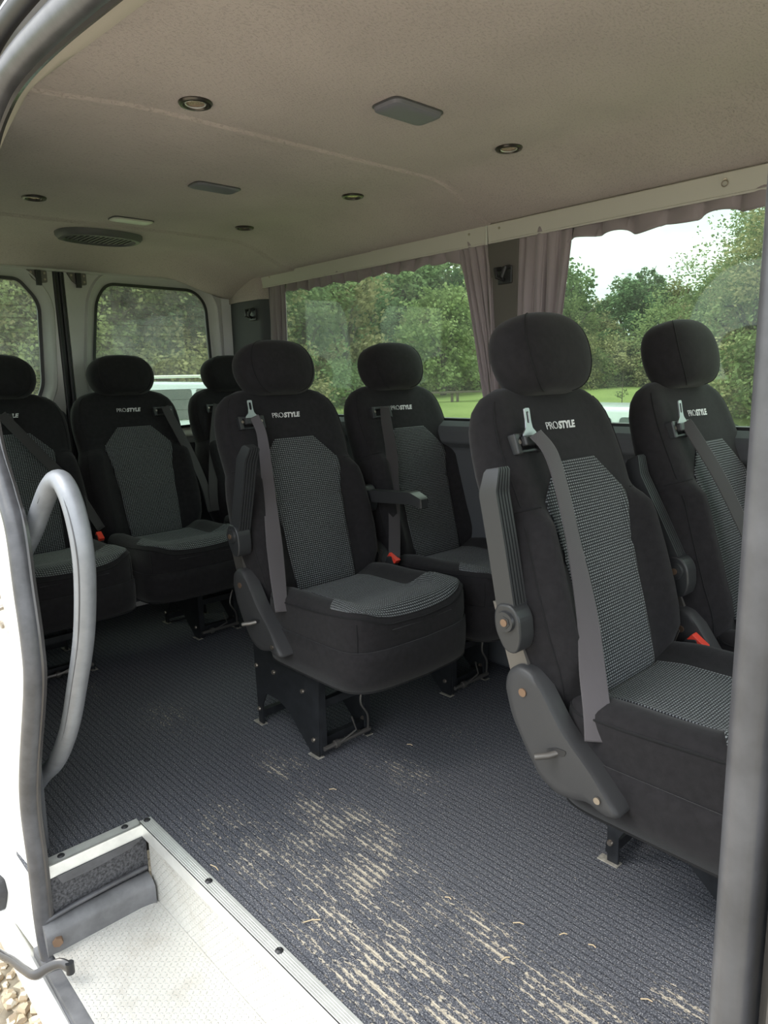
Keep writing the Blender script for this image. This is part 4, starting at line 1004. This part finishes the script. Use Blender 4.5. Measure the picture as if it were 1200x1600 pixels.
    if buckle:
        bx, by, bz = buckle
        st_ = MB().prism(roundpoly([(bx - .055, bz - .10), (bx - .030, bz - .11), (bx + .018, bz - .012), (bx + .006, bz + .016), (bx - .020, bz + .010)], .005), 1, by - .012, by + .012)
        bo = bevel(st_.build('buckle', M['plastic'], r, smooth=False), .003, 2)
        dd_ = Vector((.55, 0, .0)).normalized()
        rb_ = MB().prism([(bx - .018, bz + .008), (bx + .020, bz - .010), (bx + .030, bz + .002), (bx - .004, bz + .026)], 1, by - .011, by + .011)
        bevel(rb_.build('red_release_button', M['red'], bo, smooth=False), .002, 2)
        MB().prism([(bx - .085, bz - .10), (bx - .075, bz - .11), (bx - .030, bz + .030), (bx - .040, bz + .034)], 1, by - .020, by - .016).build('steel_stalk', M['rod'], bo, smooth=False)
    return r

D = math.radians
b1L = ([(-.068, -.150, .985, .020, .2), (-.040, -.140, .950, .021, .1), (-.016, -.138, .89, .022, .0), (.020, -.144, .78, .023, .0), (.070, -.170, .65, .024, .35), (.105, -.200, .54, .025, .8), (.130, -.224, .48, .025, .9), (.142, -.240, .435, .023, .9)], False, True)
make_seat('van_seat', 'nearest black van seat at the right, with silver buckle tongue and grey side lever cover', -.765, 1.33, ped_dy=.11, ped_dx=.105, arm=(-1, -.024, .638, D(101), .288), belt=b1L, buckle=(.105, .245, .478))
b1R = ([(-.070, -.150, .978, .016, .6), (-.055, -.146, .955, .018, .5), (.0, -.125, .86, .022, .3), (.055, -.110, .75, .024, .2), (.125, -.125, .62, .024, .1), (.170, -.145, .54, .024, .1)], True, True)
make_seat('van_seat', 'black window seat at the far right, its belt pulled diagonally across the backrest', -.705, 1.868, ped_dy=-.04, arm=(-1, -.010, .640, D(118), .28), belt=b1R)
b2L = ([(-.072, -.146, .995, .014, .8), (-.045, -.142, .95, .015, .8), (-.022, -.148, .88, .017, .6), (.035, -.176, .74, .020, .4), (.090, -.205, .62, .025, .2), (.140, -.232, .53, .023, .2), (.175, -.250, .45, .018, .2)], False, True)
make_seat('van_seat', 'black aisle seat in mid van with its armrest folded up beside the belt', -1.81, 1.345, ped_dy=-.095, arm=(-1, .010, .652, D(74), .28), belt=b2L, buckle=(.10, .262, .492))
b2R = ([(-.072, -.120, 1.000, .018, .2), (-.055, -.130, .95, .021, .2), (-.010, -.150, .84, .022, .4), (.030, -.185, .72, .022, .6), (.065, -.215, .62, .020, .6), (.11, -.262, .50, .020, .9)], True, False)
make_seat('van_seat', 'black van seat under the rear side window, with a lowered armrest on its left', -1.81, 1.868, ped_dy=-.04, arm=(-1, -.01, .705, D(3), .27), belt=b2R, buckle=(.06, .250, .47))
b3 = ([(-.072, .150, 1.000, .018, 0), (-.055, .172, .94, .021, 0), (-.020, .200, .85, .022, 0), (.020, .232, .74, .022, -.2), (.06, .255, .62, .022, -.3), (.08, .262, .52, .020, -.3)], True, False)
make_seat('van_seat', 'black van seat in front of the rear doors, a silver car showing past its shoulder', -2.97, 1.32, ped_dy=.168, belt=b3, buckle=(.10, -.262, .49), cover=False)
b3L = ([(-.072, -.02, 1.000, .018, 0), (-.055, 0.02, .94, .021, 0), (-.010, .10, .82, .022, 0), (.04, .18, .70, .022, -.2), (.08, .262, .52, .020, -.3)], True, False)
make_seat('van_seat', 'black van seat at the far left, half hidden by the grab handle and door seal', -2.97, .815, ped_dy=.02, belt=b3L, buckle=(.08, -.262, .49), cover=False)
make_seat('van_seat', 'rearmost black van seat, only a dark sliver showing behind the middle aisle seat', -2.97, 1.865, ped_dy=-.04, cover=False, belt=([(-.072, -.13, 1.000, .018, 0), (-.03, -.18, .85, .022, 0), (.06, -.255, .62, .022, 0), (.08, -.262, .52, .020, 0)], True, False))

# loose straw on the carpet
for i, (u, v, a, l) in enumerate(((487, 1441, 1.0, .035), (335, 1357, .1, .03), (810, 1445, .6, .022), (880, 1462, .9, .016), (790, 1500, 1.2, .018), (700, 1405, .3, .015), (925, 1480, .2, .015), (520, 1235, .7, .02), (640, 1165, .4, .018), (1010, 1565, .5, .02))):
    p = pix(u, v); d = Vector((math.cos(a), math.sin(a), 0)) * l; q = Vector((-d.y, d.x, 0)).normalized() * .0011
    o = MB().tube([(-d.x / 2, -d.y / 2, .0028), (d.x * .1 + q.x * 2, d.y * .1 + q.y * 2, .0040), (d.x / 2, d.y / 2, .0028)], .0012, 5).build('straw', M['straw'])
    o.location = (p.x, p.y, 0.0)
    tag(o, ['longest pale straw lying on the carpet near the step edge strip'][0] if i == 0 else 'tiny piece of dry straw on the ribbed carpet', 'straw', 'straw bits on the carpet')
# ================================================================== OUTSIDE
GZ = -.65
def gz(x, y):
    r = math.hypot(x, y); k = ss(.2, 1.2, y / (abs(x) + .01))
    return GZ + (.030 * max(0, r - 14)) * (.35 + .65 * k) * (1 if y > 0 else .3)
def hdir(u):
    d = ROT @ Vector((u - 600, 800 - (618 - .0256 * (u + 441)), -1107)); d.z = 0; return d.normalized()
def at(u, d):
    p = hdir(u) * d; return Vector((p.x, p.y, gz(p.x, p.y)))
rr_ = [2.2, 4, 6, 9, 12, 16, 20, 25, 30, 36, 43, 52, 65, 85, 120]
V = []; F = []
na = 64
for r in rr_:
    for k in range(na): a = 2 * PI * k / na; x, y = r * math.cos(a) - 1.2, r * math.sin(a) + 1.2; V.append((x, y, gz(x, y)))
V.append((-1.2, 1.2, GZ)); c = len(V) - 1
for i in range(len(rr_) - 1):
    for k in range(na): F.append((i * na + k, i * na + (k + 1) % na, (i + 1) * na + (k + 1) % na, (i + 1) * na + k))
for k in range(na): F.append((k, (k + 1) % na, c))
lawn = raw('lawn', V, F, M['grass'], kind='structure')
g = MB().box((-17, -60, GZ - .35), (40, 3.4, GZ + .012)).build('gravel_yard', M['gravelbed'], smooth=False, kind='structure')
# loose stones where the gravel shows beside the sill
rnd = random.Random(4); mb = MB()
for i in range(1500):
    x = rnd.uniform(-2.9, -.9); y = rnd.uniform(-.1, .75); s = rnd.uniform(.009, .022)
    if s * rnd.random() > .018: s *= 1.3
    q = [Vector((rnd.uniform(.7, 1.2) * math.cos(a) * s, rnd.uniform(.7, 1.2) * math.sin(a) * s, 0)) for a in [k * PI / 3 + rnd.uniform(-.3, .3) for k in range(6)]]
    b0 = Vector((x, y, GZ + .012)); h = s * rnd.uniform(.7, 1.1)
    mb.rings([[b0 + p * .8 + Vector((0, 0, -.003)) for p in q], [b0 + p * 1.0 + Vector((0, 0, h * .5)) for p in q], [b0 + p * .6 + Vector((rnd.uniform(-.2, .2) * s, 0, h)) for p in q]])
o = mb.build('gravel', M['stone'], deg=25); tag(o, 'pale tan loose gravel stones on the ground below the van sill', 'gravel'); o['kind'] = 'stuff'

# --- trees: crowns of single leaves on clustered boughs
def crown_mesh(name, seed, blobs, n, leaf):
    r = random.Random(seed); V = []; F = []
    tot = sum(b[3] ** 2 for b in blobs)
    for (bx, by, bz, br) in blobs:
        subs = []
        for k in range(26):
            d = Vector((r.gauss(0, 1), r.gauss(0, 1), r.gauss(0, .9))).normalized() * br * r.uniform(.45, .98)
            subs.append((Vector((bx, by, bz)) + Vector((d.x, d.y, d.z * .9)), br * r.uniform(.16, .40)))
        m_ = int(n * br * br / tot)
        for i in range(m_):
            c, s = r.choice(subs); d = Vector((r.gauss(0, 1), r.gauss(0, 1), r.gauss(0, 1))).normalized() * s * r.uniform(.4, 1.15)
            p = c + d; a = Vector((r.gauss(0, 1), r.gauss(0, 1), r.gauss(0, .7))).normalized(); b = a.orthogonal().normalized()
            l = leaf * r.uniform(.6, 1.4); k = len(V)
            V += [p - a * l * .5, p + b * l * .32, p + a * l * .5, p - b * l * .32]; F.append((k, k + 1, k + 2, k + 3))
    me = bpy.data.meshes.new(name); me.from_pydata([tuple(v) for v in V], [], F); me.update(); return me
def trunk_mesh(h, r0, seed, spread):
    r = random.Random(seed); mb = MB(); P = [Vector((0, 0, -.3))]
    for k in range(1, 7): P.append(P[-1] + Vector((r.uniform(-.05, .05) * h, r.uniform(-.05, .05) * h, h / 6)))
    mb.tube(P, [r0 * (1 - .12 * k) for k in range(7)], 8)
    for k in range(9):
        b = P[2 + k % 4]; a = r.uniform(0, 2 * PI); e = b + Vector((math.cos(a) * spread * r.uniform(.4, .9), math.sin(a) * spread * r.uniform(.4, .9), h * r.uniform(.15, .5)))
        mb.tube([b, (b + e) / 2 + Vector((0, 0, .1 * h)), e], [r0 * .45, r0 * .3, r0 * .12], 6)
    me = bpy.data.meshes.new('trunk'); me.from_pydata(mb.v, [], mb.f); me.update(); me.materials.append(M['bark']); return me
def blobs(seed, h, w_, low):
    r = random.Random(seed); out = [(0, 0, h * .74, w_ * .42)]
    for k in range(10):
        a = r.uniform(0, 2 * PI); t = r.uniform(low, .82); rad = w_ * .5 * math.sin(PI * min(1, .25 + t * .75)) * r.uniform(.5, .95)
        out.append((math.cos(a) * rad, math.sin(a) * rad, h * t, w_ * r.uniform(.20, .32)))
    out.append((0, 0, h * .9, w_ * .22)); return out
PROTO = {}
def proto(key, h, w_, low, matname, n, leaf, seed):
    cm = crown_mesh('crown', seed, blobs(seed, h, w_, low), n, leaf); cm.materials.append(M[matname])
    PROTO[key] = (cm, trunk_mesh(h * .8, w_ * .035, seed, w_ * .4))
proto('dark', 9, 6, .16, 'leaf_dark', 9000, .26, 1)
proto('dark2', 10, 5.2, .14, 'leaf_dark', 9000, .26, 2)
proto('mid', 8, 6, .12, 'leaf_mid', 9000, .25, 3)
proto('mid2', 9, 5, .15, 'leaf_mid', 8500, .25, 4)
proto('olive', 8, 6, .12, 'leaf_olive', 9000, .24, 5)
proto('olive2', 7, 5, .10, 'leaf_olive', 8000, .24, 6)
proto('light', 6, 5.5, .16, 'leaf_light', 9000, .22, 7)
proto('midf', 8, 6.4, .10, 'leaf_mid', 26000, .125, 13)
proto('olivef', 8, 6.4, .10, 'leaf_olive', 26000, .125, 15)
proto('darkf', 9, 6, .12, 'leaf_dark', 26000, .13, 17)
proto('bush', 3.2, 4.4, .10, 'leaf_mid', 6500, .17, 8)
proto('bush2', 3.4, 4.6, .08, 'leaf_olive', 6500, .17, 9)
TN = {'dark': ('tree', 'dark green broadleaf tree'), 'mid': ('tree', 'mid green broadleaf tree'), 'olive': ('tree', 'olive and rust tinted autumn tree'), 'light': ('tree', 'pale green rounded tree'), 'bush': ('bush', 'low green bush'), 'bush2': ('bush', 'low olive bush')}
def tree(key, u, d, sc, label=None, group='woodland trees beyond the lawn', where='in the belt beyond the lawn', sz=None):
    cm, tm = PROTO[key]; k = key if key in ('bush', 'bush2') else key.rstrip('2f'); nm, lb = TN[k]
    p = at(u, d); o = root(nm, label or (lb + ' ' + where), nm, (p.x, p.y, p.z - .1), group if not label else None)
    o.scale = (sc, sc, sz or sc); o.rotation_euler = (0, 0, (u * 1.7 + d * 3.1) % 6.28)
    for n_, m_ in (('crown', cm), ('trunk', tm)):
        c = bpy.data.objects.new(n_, m_); COL.objects.link(c); c.parent = o
    return o
r_ = random.Random(12)
# belt seen through the two side windows: three staggered rows
keys = ['dark', 'mid', 'olive', 'dark2', 'mid2', 'olive2']
u = 400
i = 0
while u < 1290:
    tree(keys[(i * 5 + 1) % 6], u, 56 + 5 * math.sin(i * 1.9), (.80 if u > 860 else 1.06) + .08 * math.sin(i * 2.3) + (.45 if u > 1170 else 0) + (.12 if u < 760 else 0), group='back row woodland trees', where='in the back row beyond the lawn'); u += 38; i += 1
u = 410; i = 0
while u < 1280:
    if not (905 < u < 975 and False): tree(keys[(i * 7 + 2) % 6], u, 49 + 3 * math.sin(i * 2.7), (.62 if u > 860 else .74) + .10 * math.sin(i * 3.1) + (.15 if u > 1150 else 0), group='front row woodland trees', where='in the front row beyond the lawn')
    u += 44; i += 1
u = 420; i = 0
while u < 1270:
    tree(['bush', 'bush2'][i % 2], u, 44.5 + 1.5 * math.sin(i * 1.3), .80 + .15 * math.sin(i * 2.1), group='bushes along the woodland edge', where='along the foot of the woodland'); u += 36; i += 1
tree('light', 690, 40, .95, 'pale green rounded tree standing alone on the lawn left of the curtain')
tree('light', 752, 46, 1.15, 'larger pale green tree behind the middle curtain edge')
tree('olive', 520, 37, 1.0, 'broad olive tree seen through the rear side window above the aisle seat')
tree('mid', 470, 35, .95, 'broad green tree at the left end of the rear side window')
tree('olivef', 1125, 30, .58, 'tall olive bush tree right of the far right headrest')
tree('midf', 1182, 27, .84, 'tall green tree at the right border of the front window')
tree('bush2', 1135, 25.5, .72, 'low olive bush at the foot of the tall tree, right of the headrest')
tree('bush', 1195, 23, .80, 'low green bush at the right border of the front window')
tree('olivef', 1250, 24, .9, 'olive tree just beyond the right border, reaching into the window top')
# trees behind the van, seen through the rear doors
for i, (k, u, d, s) in enumerate((('olivef', -60, 25, 1.0), ('midf', 10, 26, 1.05), ('olivef', 60, 25, 1.0), ('midf', 120, 29, 1.2), ('midf', 178, 25, 1.05), ('darkf', 232, 26, 1.0), ('olivef', 300, 25, 1.15), ('olivef', 350, 27, 1.1), ('midf', 405, 28, 1.1), ('darkf', 150, 36, 1.3), ('darkf', 40, 36, 1.3), ('darkf', 290, 37, 1.3), ('olivef', -120, 28, 1.1))):
    tree(k, u, d, s, group='trees behind the rear doors', where='close behind the rear door windows')
for i, u in enumerate((-40, 30, 95, 165, 235, 300, 360)):
    tree(['bush2', 'bush'][i % 2], u, 22.5 + (i % 3), .75, group='bushes behind the rear doors', where='under the trees behind the rear doors')
# staked sapling on the lawn
p = at(973, 15.0); sp = root('sapling', 'thin young staked tree on the lawn between the two front headrests', 'sapling', (p.x, p.y, p.z))
MB().tube([(0, 0, -.05), (.01, 0, .6), (0, .01, 1.25), (.01, .01, 1.75)], [.015, .012, .009, .004], 6).build('stem', M['bark'], sp)
sc_ = crown_mesh('foliage', 33, [(0, 0, .55, .22), (0, 0, .9, .20), (0, 0, 1.3, .12), (.1, .05, .35, .18)], 420, .06)
o = link('foliage', sc_, M['leaf_mid'], sp)
MB().box((.18, 0, -.05), (.21, .03, .75)).build('stake', M['wood'], sp, smooth=False)
# picnic tables far off on the lawn
for i, (u, d, lb) in enumerate(((543, 33, 'small wooden picnic table on the lawn beside the aisle headrest'), (683, 34, 'low wooden bench on the lawn in the rear side window, left one'), (738, 34, 'low wooden bench on the lawn beside the drawn curtain'))):
    p = at(u, d); o = root('picnic_table' if i == 0 else 'bench', lb, 'picnic table' if i == 0 else 'bench', (p.x, p.y, p.z)); o.rotation_euler = (0, 0, .7)
    mb = MB()
    if i == 0:
        for k in range(5): mb.box((-.9, -.35 + k * .145, .72), (.9, -.22 + k * .145, .76))
        mb.build('table_top', M['wood'], o, smooth=False)
        for s in (-1, 1): MB().box((-.9, s * .62 - .12, .42), (.9, s * .62 + .12, .46)).build('seat_plank', M['wood'], o, smooth=False)
        for s in (-1, 1): MB().prism([(-.75, -.05), (-.65, -.05), (-.2, .72), (-.3, .72)], 0, s * .65 - .04, s * .65 + .04).prism([(.75, -.05), (.65, -.05), (.2, .72), (.3, .72)], 0, s * .65 - .04, s * .65 + .04).build('leg', M['wood'], o, smooth=False)
    else:
        MB().box((-1.2, -.2, .40), (1.2, .2, .48)).build('seat_plank', M['wood'], o, smooth=False)
        for s in (-1, 1): MB().box((s * .95 - .06, -.18, -.1), (s * .95 + .06, .18, .40)).build('leg', M['wood'], o, smooth=False)

# --- parked cars
def car(name, label, cat, loc, rz, prof, belt_z, wins, paint, rails=False, width=1.78, wheels=(.78, 3.45)):
    """prof: side outline (x, z) from the ground clearance round; car length along local x"""
    o = root(name, label, cat, loc); o.rotation_euler = (0, 0, rz)
    pr = roundpoly(prof, .10, 5); n = len(pr); h = width / 2
    def tumble(z): return 1 - .22 * max(0, z - belt_z)
    rs = []
    cx = sum(p[0] for p in pr) / n; cz = sum(p[1] for p in pr) / n
    for t, k in ((-1, .90), (-.985, .955), (-.93, .985), (-.80, 1), (.80, 1), (.93, .985), (.985, .955), (1, .90)):
        rs.append([(cx + (p[0] - cx) * k, t * h * tumble(p[1]), cz + (p[1] - cz) * k) for p in pr])
    MB().rings(rs).build('body', M[paint], o, deg=55)
    for s in (-1, 1):
        for wn in wins:
            w_ = roundpoly(wn, .05, 4)
            MB().rings([[(p[0], s * (h * tumble(p[1]) * 1.0 + q), p[1]) for p in w_] for q in (-.03, .006)]).build('side_window', M['carglass'], o, smooth=False)
        for wx in wheels:
            wl_ = MB().cyl((wx, s * (h - .20), .32), (wx, s * (h + .015), .32), .33, 28).build('wheel', M['tyre'], o, deg=30)
            MB().cyl((wx, s * (h + .012), .32), (wx, s * (h + .022), .32), .21, 20).build('hub_cap', M['alu'], wl_, deg=30)
        if rails:
            MB().tube([(wins[0][0][0] - .1, s * h * .72, prof_top(prof) - .03), (wins[0][0][0] + .05, s * h * .72, prof_top(prof) + .05), (wins[-1][1][0] - .1, s * h * .72, prof_top(prof) + .05), (wins[-1][1][0] + .05, s * h * .72, prof_top(prof) - .03)], .022, 8).build('roof_rail', M['alu'], o)
    return o
def prof_top(p): return max(q[1] for q in p)
mpv = [(.05, .28), (4.35, .28), (4.42, .75), (4.25, .98), (3.35, 1.12), (2.55, 1.76), (.45, 1.82), (.12, 1.62), (.0, 1.0)]
c1 = car('parked_car', 'silver people carrier with roof rails, parked beyond the rear doors', 'car', (0, 0, 0), 0, mpv, 1.05,
         [[(.32, 1.10), (1.02, 1.10), (1.02, 1.64), (.42, 1.64)], [(1.12, 1.10), (2.10, 1.10), (2.10, 1.64), (1.12, 1.64)], [(2.20, 1.10), (3.15, 1.12), (2.62, 1.62), (2.20, 1.64)]], 'silver', True)
q = at(88, 13.5); c1.location = (q.x, q.y, GZ + .012); c1.rotation_euler = (0, 0, math.atan2(-hdir(250).x, hdir(250).y) + .45)
hatch = [(.05, .25), (3.85, .25), (3.95, .62), (3.80, .80), (2.95, .95), (2.10, 1.44), (.80, 1.48), (.25, 1.25), (.0, .85)]
c2 = car('parked_car', 'pale grey hatchback parked on the grass beyond the front side window', 'car', (0, 0, 0), 0, hatch, .92,
         [[(.55, .98), (1.25, .98), (1.25, 1.36), (.85, 1.36)], [(1.33, .98), (2.62, 1.0), (2.0, 1.34), (1.33, 1.36)]], 'carwhite')
MB().rings([[(2.92 + q_, y, .985 + q_ * .6), (2.16 + q_, y * .92, 1.425 + q_ * .6)] for y, q_ in ((-.74, .015), (-.70, .022), (0, .05), (.70, .022), (.74, .015))], close=False, caps=False).build('windscreen', M['carglass'], c2)
q = at(800, 9.3); c2.location = (q.x, q.y, gz(q.x, q.y) - .10); c2.rotation_euler = (0, 0, math.atan2(-hdir(1000).x, hdir(1000).y) - 0)
